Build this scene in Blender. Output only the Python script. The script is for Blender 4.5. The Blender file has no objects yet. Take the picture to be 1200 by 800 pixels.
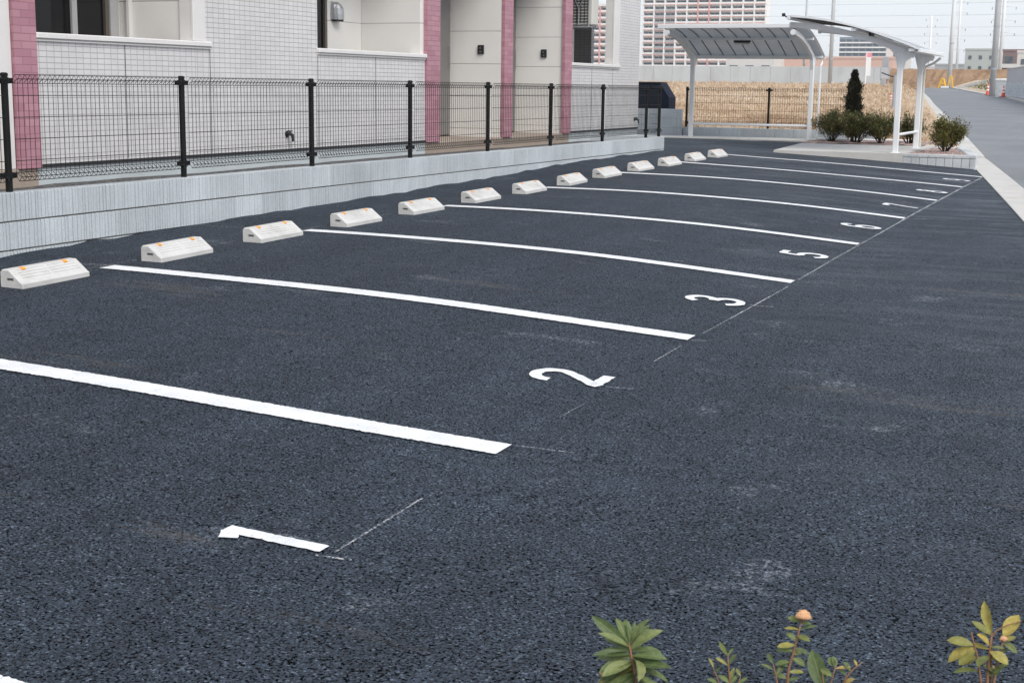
import bpy, bmesh, math, random
from mathutils import Vector, Matrix
R = math.radians
random.seed(7)
scene = bpy.context.scene
COL = scene.collection

# ------------------------------------------------------------------ helpers
def interp(x, xs, ys):
    if x <= xs[0]: return ys[0]
    for i in range(1, len(xs)):
        if x <= xs[i]:
            t = (x - xs[i-1]) / (xs[i] - xs[i-1])
            return ys[i-1] + t*(ys[i]-ys[i-1])
    return ys[-1]

class MB:
    """collects shapes into one mesh"""
    def __init__(s): s.v = []; s.f = []; s.m = []
    def add(s, vs, fs, mi=0):
        o = len(s.v); s.v += [tuple(p) for p in vs]
        for f in fs: s.f.append(tuple(i+o for i in f)); s.m.append(mi)
    def box(s, x0, x1, y0, y1, z0, z1, mi=0):
        if x0 > x1: x0, x1 = x1, x0
        if y0 > y1: y0, y1 = y1, y0
        s.add([(x0,y0,z0),(x1,y0,z0),(x1,y1,z0),(x0,y1,z0),(x0,y0,z1),(x1,y0,z1),(x1,y1,z1),(x0,y1,z1)],
              [(0,3,2,1),(4,5,6,7),(0,1,5,4),(1,2,6,5),(2,3,7,6),(3,0,4,7)], mi)
    def cbox(s, x0, x1, y0, y1, z0, z1, c=.006, mi=0):
        """box with its edges chamfered"""
        X=(x0,x1); Y=(y0,y1); Z=(z0,z1); vs=[]; idx={}
        for i in (0,1):
            for j in (0,1):
                for k in (0,1):
                    sx,sy,sz = (1 if i==0 else -1),(1 if j==0 else -1),(1 if k==0 else -1)
                    idx[i,j,k,0]=len(vs); vs.append((X[i],Y[j]+sy*c,Z[k]+sz*c))
                    idx[i,j,k,1]=len(vs); vs.append((X[i]+sx*c,Y[j],Z[k]+sz*c))
                    idx[i,j,k,2]=len(vs); vs.append((X[i]+sx*c,Y[j]+sy*c,Z[k]))
        bm = bmesh.new()
        for p in vs: bm.verts.new(p)
        r = bmesh.ops.convex_hull(bm, input=bm.verts[:])
        bmesh.ops.recalc_face_normals(bm, faces=bm.faces[:])
        bm.verts.index_update()
        s.add([v.co[:] for v in bm.verts], [[v.index for v in f.verts] for f in bm.faces], mi)
        bm.free()
    def tube(s, pts, r, n=8, mi=0, cap=True):
        pts = [Vector(p) for p in pts]; rings = []
        rs = r if isinstance(r, (list, tuple)) else [r]*len(pts)
        prev = None
        for i, p in enumerate(pts):
            if i == 0: d = pts[1]-p
            elif i == len(pts)-1: d = p-pts[i-1]
            else: d = (pts[i+1]-p).normalized() + (p-pts[i-1]).normalized()
            d.normalize()
            if prev is None:
                a = d.orthogonal().normalized()
            else:
                a = (prev - d*prev.dot(d))
                if a.length < 1e-6: a = d.orthogonal()
                a.normalize()
            prev = a; b = d.cross(a)
            rings.append([p + (a*math.cos(2*math.pi*k/n) + b*math.sin(2*math.pi*k/n))*rs[i] for k in range(n)])
        vs = [q for rg in rings for q in rg]; fs = []
        for i in range(len(rings)-1):
            for k in range(n):
                a0=i*n+k; a1=i*n+(k+1)%n
                fs.append((a0,a1,a1+n,a0+n))
        if cap:
            fs.append(tuple(range(n-1,-1,-1))); fs.append(tuple((len(rings)-1)*n+k for k in range(n)))
        s.add(vs, fs, mi)
    def sweep(s, pts, w, h, side, mi=0):
        """rectangular bar along pts; side = width direction"""
        pts=[Vector(p) for p in pts]; side=Vector(side).normalized(); vs=[]; fs=[]
        for i,p in enumerate(pts):
            d=(pts[min(i+1,len(pts)-1)]-pts[max(i-1,0)]).normalized(); u=side.cross(d).normalized()
            for a,b in ((-1,-1),(1,-1),(1,1),(-1,1)): vs.append(p+side*(a*w/2)+u*(b*h/2))
        for i in range(len(pts)-1):
            for k in range(4):
                a=i*4+k; b=i*4+(k+1)%4
                fs.append((a,b,b+4,a+4))
        fs.append((3,2,1,0)); o=(len(pts)-1)*4; fs.append((o,o+1,o+2,o+3))
        s.add(vs,fs,mi)
    def prism(s, prof, axis, a0, a1, mi=0):
        """extrude a closed profile; axis 'x','y','z'; prof pairs are the two other axes in order"""
        n=len(prof)
        def P(p,a):
            return (a,p[0],p[1]) if axis=='x' else ((p[0],a,p[1]) if axis=='y' else (p[0],p[1],a))
        vs=[P(p,a0) for p in prof]+[P(p,a1) for p in prof]
        fs=[(i,(i+1)%n,n+(i+1)%n,n+i) for i in range(n)]+[tuple(range(n-1,-1,-1)),tuple(range(n,2*n))]
        s.add(vs,fs,mi)
    def grid(s, rows, mi=0):
        n=len(rows[0]); vs=[p for r in rows for p in r]
        fs=[(i*n+j,i*n+j+1,(i+1)*n+j+1,(i+1)*n+j) for i in range(len(rows)-1) for j in range(n-1)]
        s.add(vs,fs,mi)
    def build(s, name, mats, parent=None, smooth=False, fix=True, loc=None):
        me = bpy.data.meshes.new(name)
        me.from_pydata(s.v, [], s.f)
        if not isinstance(mats,(list,tuple)): mats=[mats]
        for m in mats: me.materials.append(m)
        me.polygons.foreach_set('material_index', s.m)
        if fix:
            bm=bmesh.new(); bm.from_mesh(me); bmesh.ops.recalc_face_normals(bm, faces=bm.faces[:]); bm.to_mesh(me); bm.free()
        if smooth: me.polygons.foreach_set('use_smooth',[True]*len(me.polygons))
        me.update()
        o = bpy.data.objects.new(name, me); COL.objects.link(o)
        if parent is not None: o.parent = parent
        if loc is not None: o.location = loc
        return o

def tag(o, label=None, cat=None, group=None, kind=None):
    if label: o['label']=label
    if cat: o['category']=cat
    if group: o['group']=group
    if kind: o['kind']=kind
    return o
def empty(name, loc, rz=0, **k):
    o = bpy.data.objects.new(name, None); COL.objects.link(o)
    o.location = loc; o.rotation_euler = (0,0,rz); o.empty_display_size=.1
    return tag(o, **k)
def copy_tree(o, parent=None):
    c = o.copy(); COL.objects.link(c)
    if parent is not None: c.parent = parent
    for ch in [q for q in scene.objects if q.parent == o]: copy_tree(ch, c)
    return c

# ------------------------------------------------------------------ materials
def newmat(name):
    m = bpy.data.materials.new(name); m.use_nodes=True
    nt = m.node_tree; b = nt.nodes['Principled BSDF']
    return m, nt, b
def N(nt, t, **kw):
    n = nt.nodes.new(t)
    for k,v in kw.items():
        if k.startswith('i_'): n.inputs[k[2:].replace('_',' ')].default_value = v
        else: setattr(n,k,v)
    return n
def pos(nt): return N(nt,'ShaderNodeNewGeometry').outputs['Position']
def objc(nt): return N(nt,'ShaderNodeTexCoord').outputs['Object']
def mapv(nt, src, scale=(1,1,1), rot=(0,0,0)):
    m=N(nt,'ShaderNodeMapping'); m.inputs['Scale'].default_value=scale; m.inputs['Rotation'].default_value=rot
    nt.links.new(src,m.inputs['Vector']); return m.outputs['Vector']
def noise(nt, vec, scale, detail=4, rough=.55):
    n=N(nt,'ShaderNodeTexNoise'); n.inputs['Scale'].default_value=scale; n.inputs['Detail'].default_value=detail; n.inputs['Roughness'].default_value=rough
    nt.links.new(vec,n.inputs['Vector']); return n.outputs['Fac']
def vor(nt, vec, scale, feature='F1'):
    n=N(nt,'ShaderNodeTexVoronoi'); n.feature=feature; n.inputs['Scale'].default_value=scale
    nt.links.new(vec,n.inputs['Vector']); return n
def ramp(nt, fac, stops, interp_='LINEAR'):
    n=N(nt,'ShaderNodeValToRGB'); cr=n.color_ramp; cr.interpolation=interp_
    while len(cr.elements)<len(stops): cr.elements.new(.5)
    for e,(p,c) in zip(cr.elements,stops):
        e.position=p; e.color=(c,c,c,1) if not isinstance(c,(tuple,list)) else (*c,1)
    nt.links.new(fac,n.inputs['Fac']); return n.outputs['Color']
def mix(nt, fac, a, b, mode='MIX'):
    n=N(nt,'ShaderNodeMix',data_type='RGBA',blend_type=mode)
    for s,v in ((n.inputs[0],fac),(n.inputs[6],a),(n.inputs[7],b)):
        if hasattr(v,'is_output'): nt.links.new(v,s)
        elif isinstance(v,(tuple,list)): s.default_value=(*v[:3],1)
        else: s.default_value=v
    return n.outputs[2]
def math_(nt, op, a, b=0.):
    n=N(nt,'ShaderNodeMath',operation=op)
    for s,v in ((n.inputs[0],a),(n.inputs[1],b)):
        if hasattr(v,'is_output'): nt.links.new(v,s)
        else: s.default_value=v
    return n.outputs[0]
def bump(nt, b, h, strength=.3, dist=.01):
    n=N(nt,'ShaderNodeBump'); n.inputs['Strength'].default_value=strength; n.inputs['Distance'].default_value=dist
    nt.links.new(h,n.inputs['Height']); nt.links.new(n.outputs['Normal'],b.inputs['Normal'])
def plain(name, col, rough=.6, var=.12, vs=4., metal=0., bmp=0., bs=150., spec=.5, dirt=None, space='p'):
    """a base colour with soft blotches, fine grain and optional dirt streaks"""
    m,nt,b=newmat(name); v=pos(nt) if space=='p' else objc(nt)
    n1=noise(nt,v,vs,6,.6); n2=noise(nt,v,vs*13,3,.6)
    f=math_(nt,'ADD',math_(nt,'MULTIPLY',n1,.7),math_(nt,'MULTIPLY',n2,.3))
    d=tuple(c*(1-var*2) for c in col); h=tuple(min(1,c*(1+var)) for c in col)
    c=ramp(nt,f,[(.25,d),(.5,col),(.75,h)])
    if dirt:
        dn=noise(nt,mapv(nt,v,dirt[2]),1.0,5,.65)
        c=mix(nt,math_(nt,'MULTIPLY',ramp(nt,dn,[(.5,0.),(.72,1.)]),dirt[1]),c,dirt[0])
    nt.links.new(c,b.inputs['Base Color'])
    b.inputs['Roughness'].default_value=rough; b.inputs['Metallic'].default_value=metal
    b.inputs['Specular IOR Level'].default_value=spec
    if bmp: bump(nt,b,noise(nt,v,bs,4,.6),bmp,.004)
    return m

def mat_asphalt():
    m,nt,b=newmat('asphalt_new'); p=pos(nt)
    v=vor(nt,p,125.)
    cell=N(nt,'ShaderNodeSeparateColor'); nt.links.new(v.outputs['Color'],cell.inputs[0])
    stone=ramp(nt,cell.outputs[0],[(0.,(.019,.028,.042)),(.45,(.032,.046,.067)),(.88,(.052,.073,.102)),(1.,(.13,.165,.21))])
    voids=ramp(nt,v.outputs['Distance'],[(.42,1.),(.62,.35)])
    c=mix(nt,1.,stone,voids,'MULTIPLY')
    hole=ramp(nt,noise(nt,p,108.,3,.6),[(.415,.04),(.465,1.)])
    c=mix(nt,1.,c,hole,'MULTIPLY')
    big=ramp(nt,noise(nt,p,.55,6,.6),[(.3,.80),(.5,1.),(.7,1.2)])
    c=mix(nt,1.,c,big,'MULTIPLY')
    mid=ramp(nt,noise(nt,p,7.,4,.65),[(.3,.84),(.7,1.16)]); c=mix(nt,1.,c,mid,'MULTIPLY')
    roller=ramp(nt,noise(nt,mapv(nt,p,(2.2,.25,1)),1.5,4,.6),[(.35,.88),(.65,1.12)])
    c=mix(nt,1.,c,roller,'MULTIPLY')
    # pale scuffs ground into the stones
    sc=ramp(nt,noise(nt,mapv(nt,p,(1.0,1.4,1),(0,0,.3)),1.7,5,.62),[(.615,0.),(.72,1.)])
    fine=ramp(nt,noise(nt,p,60.,3,.6),[(.5,0.),(.62,1.)])
    c=mix(nt,math_(nt,'MULTIPLY',math_(nt,'MULTIPLY',sc,fine),.55),c,(.34,.37,.41))
    # dusty pale band on the driving lane beside the kerb
    x=N(nt,'ShaderNodeSeparateXYZ'); nt.links.new(p,x.inputs[0])
    lane=ramp(nt,math_(nt,'ADD',math_(nt,'MULTIPLY',x.outputs[1],.05),math_(nt,'MULTIPLY',x.outputs[0],.10)),[(.10,0.),(.80,1.)])
    st=ramp(nt,noise(nt,mapv(nt,p,(.5,2.4,1),(0,0,.15)),1.6,6,.7),[(.47,0.),(.66,1.)])
    c=mix(nt,math_(nt,'MULTIPLY',math_(nt,'MULTIPLY',lane,st),.38),c,(.20,.215,.235))
    # faint tan tyre smears
    ty=ramp(nt,noise(nt,mapv(nt,p,(.35,2.0,1),(0,0,-.5)),1.1,5,.6),[(.63,0.),(.72,1.)])
    c=mix(nt,math_(nt,'MULTIPLY',ty,.22),c,(.19,.16,.13))
    nt.links.new(c,b.inputs['Base Color'])
    b.inputs['Roughness'].default_value=.78; nt.links.new(math_(nt,'MULTIPLY',hole,.38),b.inputs['Specular IOR Level'])
    h=math_(nt,'ADD',math_(nt,'MULTIPLY',v.outputs['Distance'],-1.),math_(nt,'MULTIPLY',hole,.6))
    bump(nt,b,h,.3,.003)
    return m
def mat_road():
    m,nt,b=newmat('asphalt_road'); p=pos(nt)
    g=noise(nt,p,70.,4,.7); big=noise(nt,p,.35,6,.6); st=noise(nt,mapv(nt,p,(1.4,.12,1),(0,0,-.147)),1.6,5,.65)
    c=ramp(nt,g,[(.3,(.13,.137,.148)),(.55,(.18,.188,.20)),(.75,(.23,.238,.25))])
    c=mix(nt,1.,c,ramp(nt,big,[(.3,.85),(.7,1.15)]),'MULTIPLY')
    c=mix(nt,math_(nt,'MULTIPLY',ramp(nt,st,[(.5,0.),(.75,1.)]),.4),c,(.24,.23,.21))
    nt.links.new(c,b.inputs['Base Color']); b.inputs['Roughness'].default_value=.8
    bump(nt,b,g,.3,.004); return m
def mat_paint(alpha_lo=None, name='road_paint'):
    m,nt,b=newmat(name); p=pos(nt)
    n=noise(nt,p,9.,5,.6)
    c=ramp(nt,n,[(.25,(.66,.67,.68)),(.6,(.80,.81,.82))]); c=mix(nt,1.,c,ramp(nt,noise(nt,p,110.,3,.6),[(.3,.84),(.6,1.)]),'MULTIPLY')
    nt.links.new(c,b.inputs['Base Color']); b.inputs['Roughness'].default_value=.55
    g=vor(nt,p,140.)
    bump(nt,b,g.outputs['Distance'],.55,.004)
    fine=noise(nt,p,85.,3,.6)
    if alpha_lo is None:
        a=ramp(nt,math_(nt,'ADD',fine,math_(nt,'MULTIPLY',noise(nt,p,3.,4,.6),.10)),[(.335,0.),(.365,1.)])
    else:
        pat=noise(nt,p,2.3,4,.6)
        a=math_(nt,'MULTIPLY',ramp(nt,fine,[(.42,0.),(.6,1.)]),ramp(nt,pat,[(.3,alpha_lo),(.6,.9)]))
    nt.links.new(a,b.inputs['Alpha'])
    return m
def mat_tile(name, c1, c2, cm, w, h, offset, axis='yz', mort=.004, rough=.45, bias=0.):
    m,nt,b=newmat(name); p=pos(nt)
    s=N(nt,'ShaderNodeSeparateXYZ'); nt.links.new(p,s.inputs[0]); k=N(nt,'ShaderNodeCombineXYZ')
    nt.links.new(math_(nt,'ADD',s.outputs[1],s.outputs[0]),k.inputs[0]); nt.links.new(s.outputs[2],k.inputs[1])
    br=N(nt,'ShaderNodeTexBrick'); br.offset=offset; br.squash=1.
    nt.links.new(k.outputs[0],br.inputs['Vector'])
    br.inputs['Color1'].default_value=(*c1,1); br.inputs['Color2'].default_value=(*c2,1); br.inputs['Mortar'].default_value=(*cm,1)
    br.inputs['Scale'].default_value=1.; br.inputs['Mortar Size'].default_value=mort; br.inputs['Mortar Smooth'].default_value=.2
    br.inputs['Bias'].default_value=bias; br.inputs['Brick Width'].default_value=w; br.inputs['Row Height'].default_value=h
    c=mix(nt,1.,br.outputs['Color'],ramp(nt,noise(nt,p,1.3,5,.6),[(.3,.93),(.7,1.05)]),'MULTIPLY')
    nt.links.new(c,b.inputs['Base Color']); b.inputs['Roughness'].default_value=rough
    bump(nt,b,math_(nt,'SUBTRACT',1.,br.outputs['Fac']),.5,.004)
    return m
def mat_siding():
    m,nt,b=newmat('cream_siding'); p=pos(nt)
    s=N(nt,'ShaderNodeSeparateXYZ'); nt.links.new(p,s.inputs[0])
    fr=math_(nt,'FRACT',math_(nt,'DIVIDE',math_(nt,'ADD',s.outputs[2],.085),.455))
    line=ramp(nt,fr,[(0.,0.),(.010,0.),(.022,1.)])
    c=mix(nt,1.,ramp(nt,noise(nt,p,2.,5,.6),[(.3,(.71,.695,.665)),(.7,(.76,.745,.72))]),ramp(nt,line,[(0.,.55),(1.,1.)]),'MULTIPLY')
    nt.links.new(c,b.inputs['Base Color']); b.inputs['Roughness'].default_value=.6
    bump(nt,b,line,.6,.006); return m
def mat_block(name='block_concrete', c=(.46,.50,.525)):
    m,nt,b=newmat(name); p=pos(nt)
    str_=noise(nt,mapv(nt,p,(48,48,2.2)),1.,4,.6); big=noise(nt,p,1.1,5,.6); gr=noise(nt,p,90.,3,.6)
    k=ramp(nt,str_,[(.25,tuple(x*.90 for x in c)),(.5,c),(.75,tuple(x*1.08 for x in c))])
    k=mix(nt,1.,k,ramp(nt,big,[(.3,.86),(.7,1.12)]),'MULTIPLY')
    k=mix(nt,1.,k,ramp(nt,gr,[(.3,.88),(.7,1.1)]),'MULTIPLY')
    # tint from block to block
    s=N(nt,'ShaderNodeSeparateXYZ'); nt.links.new(p,s.inputs[0]); kk=N(nt,'ShaderNodeCombineXYZ')
    nt.links.new(math_(nt,'FLOOR',math_(nt,'DIVIDE',math_(nt,'ADD',s.outputs[1],s.outputs[0]),.4)),kk.inputs[0])
    nt.links.new(math_(nt,'FLOOR',math_(nt,'DIVIDE',math_(nt,'ADD',s.outputs[2],.148),.2)),kk.inputs[1])
    wn=N(nt,'ShaderNodeTexWhiteNoise'); wn.noise_dimensions='2D'; nt.links.new(kk.outputs[0],wn.inputs['Vector'])
    k=mix(nt,1.,k,ramp(nt,wn.outputs['Value'],[(0.,.90),(1.,1.08)]),'MULTIPLY')
    nt.links.new(k,b.inputs['Base Color']); b.inputs['Roughness'].default_value=.85
    bump(nt,b,gr,.35,.004); return m
def mat_leaf(name, stops, rough=.45, transl=.25):
    m,nt,b=newmat(name)
    g=N(nt,'ShaderNodeNewGeometry')
    c=ramp(nt,g.outputs['Random Per Island'],stops)
    c=mix(nt,1.,c,ramp(nt,noise(nt,g.outputs['Position'],90.,4,.6),[(.3,.78),(.7,1.2)]),'MULTIPLY')
    nt.links.new(c,b.inputs['Base Color']); b.inputs['Roughness'].default_value=rough
    t=N(nt,'ShaderNodeBsdfTranslucent'); nt.links.new(c,t.inputs['Color'])
    mx=N(nt,'ShaderNodeMixShader'); mx.inputs[0].default_value=transl
    nt.links.new(b.outputs[0],mx.inputs[1]); nt.links.new(t.outputs[0],mx.inputs[2])
    nt.links.new(mx.outputs[0],nt.nodes['Material Output'].inputs['Surface'])
    return m
def mat_ground(name, stops, s1, s2, bstr=.6, bdist=.05):
    m,nt,b=newmat(name); p=pos(nt)
    f=math_(nt,'ADD',math_(nt,'MULTIPLY',noise(nt,p,s1,6,.65),.55),math_(nt,'MULTIPLY',noise(nt,p,s2,5,.65),.45))
    nt.links.new(ramp(nt,f,stops),b.inputs['Base Color']); b.inputs['Roughness'].default_value=.95
    bump(nt,b,f,bstr,bdist); return m
def mat_gravel(name, stops, scale=55.):
    m,nt,b=newmat(name); p=pos(nt); v=vor(nt,p,scale)
    s=N(nt,'ShaderNodeSeparateColor'); nt.links.new(v.outputs['Color'],s.inputs[0])
    c=mix(nt,1.,ramp(nt,s.outputs[0],stops),ramp(nt,v.outputs['Distance'],[(.3,1.),(.7,.35)]),'MULTIPLY')
    nt.links.new(c,b.inputs['Base Color']); b.inputs['Roughness'].default_value=.85
    bump(nt,b,math_(nt,'MULTIPLY',v.outputs['Distance'],-1.),.9,.02); return m

M = {}
M['asphalt']=mat_asphalt(); M['road']=mat_road(); M['paint']=mat_paint(); M['chalk']=mat_paint(.12,'chalk_mark')
M['tile']=mat_tile('white_wall_tile',(.585,.57,.57),(.635,.62,.62),(.345,.34,.35),.0905,.0476,0.,mort=.0035)
M['pink']=mat_tile('pink_brick_tile',(.36,.165,.21),(.45,.235,.28),(.31,.15,.185),.20,.062,.5,mort=.004,rough=.5)
M['siding']=mat_siding()
M['trim']=plain('white_trim',(.68,.665,.65),.45,.04)
M['ceil']=plain('soffit_white',(.55,.54,.52),.7,.05)
M['block']=mat_block(); M['block2']=mat_block('pale_block',(.50,.52,.53))
M['mortar']=plain('mortar_grey',(.27,.25,.22),.9,.2,8)
M['plinth']=plain('plinth_concrete',(.47,.515,.53),.8,.08,2,bmp=.2,dirt=((.30,.32,.32),.4,(1.2,1.2,4)))
M['black']=plain('black_coated_steel',(.007,.007,.0075),.5,.15,20,spec=.25)
M['dark_flash']=plain('dark_flashing',(.02,.02,.022),.5,.1)
M['stop']=plain('cast_concrete',(.545,.54,.52),.75,.09,5,bmp=.3,bs=200,dirt=((.33,.32,.30),.55,(5,3,9)))
M['slot']=plain('slot_dark',(.16,.16,.155),.9,.1)
M['orange']=plain('orange_reflector',(.85,.32,.02),.3,.05)
M['concrete']=plain('slab_concrete',(.50,.49,.465),.85,.08,1.6,bmp=.25,bs=120,dirt=((.36,.35,.33),.5,(1.5,1.5,3)))
M['kerb']=plain('kerb_concrete',(.50,.49,.46),.85,.10,2.2,bmp=.3,bs=90,dirt=((.36,.32,.26),.55,(1.6,.7,2)))
M['white_steel']=plain('white_painted_aluminium',(.76,.77,.78),.35,.03,3)
M['grey_steel']=plain('grey_galvanised',(.36,.38,.41),.5,.08,3,metal=.3)
M['pole']=plain('pole_concrete',(.42,.435,.45),.8,.06,1.)
M['pole_pale']=plain('pale_pole',(.60,.61,.62),.7,.05,1.)
M['pylon']=plain('pylon_white',(.78,.78,.79),.6,.03,1.)
M['sash']=plain('bronze_sash',(.10,.085,.07),.4,.1)
M['grey_sash']=plain('grey_sash',(.42,.42,.42),.4,.06)
M['door']=plain('grey_door',(.17,.165,.16),.45,.06)
M['deck']=plain('porch_tile',(.33,.27,.22),.7,.08,5)
M['navy']=plain('navy_steel',(.010,.016,.029),.75,.10,6,spec=.15)
M['silver']=plain('silver_hood',(.42,.43,.44),.35,.05,10,metal=.6)
M['plastic_black']=plain('black_plastic',(.015,.015,.016),.4,.05)
M['cream_plastic']=plain('cream_plastic',(.55,.54,.50),.5,.05)
M['cone']=plain('cone_orange',(.75,.10,.05),.5,.06,8)
M['yellow']=plain('yellow_steel',(.80,.45,.02),.45,.06)
M['soil']=mat_ground('garden_soil',[(.3,(.05,.045,.04)),(.7,(.13,.12,.11))],4,40)
M['strip']=mat_gravel('grey_gravel',[(0.,(.05,.05,.05)),(1.,(.22,.21,.20))],40)
M['pinkgravel']=mat_gravel('pink_gravel',[(0.,(.36,.21,.18)),(.6,(.52,.36,.32)),(1.,(.66,.58,.54))],38)
M['field']=mat_ground('dry_grass_ground',[(.32,(.32,.22,.14)),(.5,(.52,.41,.29)),(.68,(.64,.54,.42))],.5,9,.8,.08)
M['bank']=mat_ground('earth_bank',[(.34,(.16,.095,.05)),(.5,(.265,.165,.095)),(.66,(.36,.25,.155))],.25,2.2,.8,.25)
M['terrain']=mat_ground('far_ground',[(.3,(.18,.15,.10)),(.7,(.30,.26,.18))],.05,.8)
M['panel']=plain('precast_wall',(.46,.49,.505),.85,.06,.5,dirt=((.30,.31,.31),.5,(.6,.6,.15)))
M['corr']=plain('corrugated_sheet',(.44,.45,.47),.5,.06,.8)

# glass
def mat_glass(name, col=(.02,.024,.028), rough=.06):
    m,nt,b=newmat(name); p=pos(nt)
    c=ramp(nt,noise(nt,p,1.2,3,.5),[(.3,tuple(x*.7 for x in col)),(.7,tuple(x*1.4 for x in col))])
    nt.links.new(c,b.inputs['Base Color'])
    b.inputs['Roughness'].default_value=rough; b.inputs['Specular IOR Level'].default_value=.25
    bump(nt,b,noise(nt,p,1.5,2,.5),.02,.02); return m
M['glass']=mat_glass('dark_glass',(.008,.008,.009))
M['farglass']=mat_glass('far_glass',(.10,.12,.14),.15)
# shelter roof sheet: grey, lets some light through
def mat_roof():
    m,nt,b=newmat('smoke_polycarbonate'); p=objc(nt)
    c=ramp(nt,noise(nt,p,3.,4,.6),[(.3,(.54,.565,.59)),(.7,(.60,.625,.65))])
    nt.links.new(c,b.inputs['Base Color']); b.inputs['Roughness'].default_value=.35
    t=N(nt,'ShaderNodeBsdfTranslucent'); nt.links.new(c,t.inputs['Color'])
    mx=N(nt,'ShaderNodeMixShader'); mx.inputs[0].default_value=.42
    nt.links.new(b.outputs[0],mx.inputs[1]); nt.links.new(t.outputs[0],mx.inputs[2])
    nt.links.new(mx.outputs[0],nt.nodes['Material Output'].inputs['Surface']); return m
M['roof']=mat_roof()

# ------------------------------------------------------------------ camera
CAM=(1669.26,.41224,.17652,.01245)
def camera():
    f,yaw,pitch,roll=CAM
    cy,sy=math.cos(yaw),math.sin(yaw)
    fw=Vector((-sy*math.cos(pitch),cy*math.cos(pitch),-math.sin(pitch)))
    r=Vector((cy,sy,0)); u=r.cross(fw)
    r2=r*math.cos(roll)+u*math.sin(roll); u2=u*math.cos(roll)-r*math.sin(roll)
    cd=bpy.data.cameras.new('camera'); o=bpy.data.objects.new('camera',cd); COL.objects.link(o)
    m=Matrix((( r2.x,u2.x,-fw.x,0),(r2.y,u2.y,-fw.y,0),(r2.z,u2.z,-fw.z,1.42),(0,0,0,1)))
    o.matrix_world=m; cd.sensor_width=36; cd.sensor_fit='HORIZONTAL'; cd.lens=36*f/1200
    cd.clip_start=.05; cd.clip_end=6000
    cd.dof.use_dof=True; cd.dof.focus_distance=7.5; cd.dof.aperture_fstop=20.
    scene.camera=o
camera()

# ------------------------------------------------------------------ ground heights
XRE,XLE,XW=-2.165,-6.117,-7.16
def zR(Y): return interp(Y,[-6,0,4.88,7.4,9.9,12.4,14.9,17.35,19.85,22.35,30],[-.12,-.03,.041,.085,.106,.132,.153,.168,.177,.184,.19])
def zL(Y): return interp(Y,[-6,0,4.88,7.38,9.85,12.31,14.9,17.4,20,22.5,24,29],[.05,.12,.20,.232,.260,.283,.312,.357,.392,.402,.412,.418])
def zW(Y): return interp(Y,[-6,3,7.5,8.46,10.3,11.8,13.3,15.2,18,22.5,30],[.10,.165,.217,.246,.272,.288,.306,.342,.405,.444,.435])
def bA(Y): return interp(Y,[0,4.88,7.4,9.9,12.4,14.9,17.4,19.9,22.4],[.0,.008,.032,.048,.048,.055,.045,.016,.009])
def gz(X,Y):
    t=(X-XRE)/(XLE-XRE)
    if t<=0: return zR(Y)
    if t<=1: return zR(Y)*(1-t)+zL(Y)*t+bA(Y)*math.sin(math.pi*t)**1.0*(1. if t<1 else 0)
    s=min(1.,(XLE-X)/(XLE-XW)); return zL(Y)*(1-s)+zW(Y)*s
def XK(Y): return -2.150-.1535*(Y-22.35)          # kerb line, lot side
def XL(Y): return XK(Y)+.36 if Y<26 else XK(26)+.36-.1477*(Y-26)              # left edge of the road
def XRD(Y): return XL(Y)+RW(Y)
def RW(Y): return interp(Y,[0,125,195],[5.6,5.6,3.7])
def zroad(Y): return interp(Y,[-20,0,4.88,9.9,14.9,22.35,28,40,53.7,88,105,140,195,230],[-.2,-.026,.045,.11,.157,.189,.200,.34,.475,.75,.98,1.28,2.0,2.1])
def zfield(Y): return .62+(Y-30)*.0130

# terrain: one sheet to the horizon, below everything
mb=MB(); rows=[]
ys=[-300,-60,-20,-5,10,22,30,40,60,90,140,200,230,400,900,2000,4500]
xs=[-4500,-1800,-700,-300,-120,-60,-30,-15,0,15,40,120,400,1500,4500]
for y in ys: rows.append([(x,y,(zroad(min(max(y,-20),230))-.45 if y<240 else 1.0)) for x in xs])
mb.grid(rows); tag(mb.build('ground',M['terrain']),kind='structure')

# car park sheet
mb=MB(); rows=[]; y=-4.
while y<=29.3:
    xr=XK(y); xsr=[-11,-9.5,-8.,-7.16,-6.9,-6.6,-6.35]; n=12
    xsr+=[XLE+(XRE-XLE)*i/n for i in range(n+1)]
    a=xsr[-1]
    if xr>a+.3: xsr+=[a+(xr-a)*i/3 for i in (1,2,3)]
    else: xsr+=[a+.1*i for i in (1,2,3)] if xr>a else [a+.02*i for i in (1,2,3)]
    rows.append([(x,y,gz(x,y)+.006*math.sin(1.7*x+.6*y)*math.sin(.9*y-x)*.5) for x in xsr]); y+=.25
# drop everything right of the kerb line
rows=[[(min(p[0],XK(p[1])+.0004*i),p[1],p[2]+(random.uniform(-.012,.012) if i in (3,) else 0)) for i,p in enumerate(r)] for r in rows]
mb.grid(rows)
lot=tag(mb.build('parking_lot',M['asphalt'],smooth=True),kind='structure')
def lotz(x,y): return gz(x,y)+.006*math.sin(1.7*x+.6*y)*math.sin(.9*y-x)*.5

# kerb strip between lot and road
mb=MB(); y=-4.
while y<28.6:
    y2=min(y+.6,28.6)
    for (a,b) in ((y,y2-.008),):
        for (x0,x1,z0,z1) in ((0.,.37,.012,.022),):
            def P(o,yy,dz): return (XK(yy)+o,yy,zR(yy)+dz)
            mb.add([P(0,a,.014),P(.37,a,.024),P(.37,b,.024),P(0,b,.014),P(0,a,-.1),P(.37,a,-.1),P(.37,b,-.1),P(0,b,-.1)],
                   [(0,1,2,3),(0,4,5,1),(1,5,6,2),(2,6,7,3),(3,7,4,0)])
    y=y2
tag(mb.build('kerb',M['kerb']),kind='structure')

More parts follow.
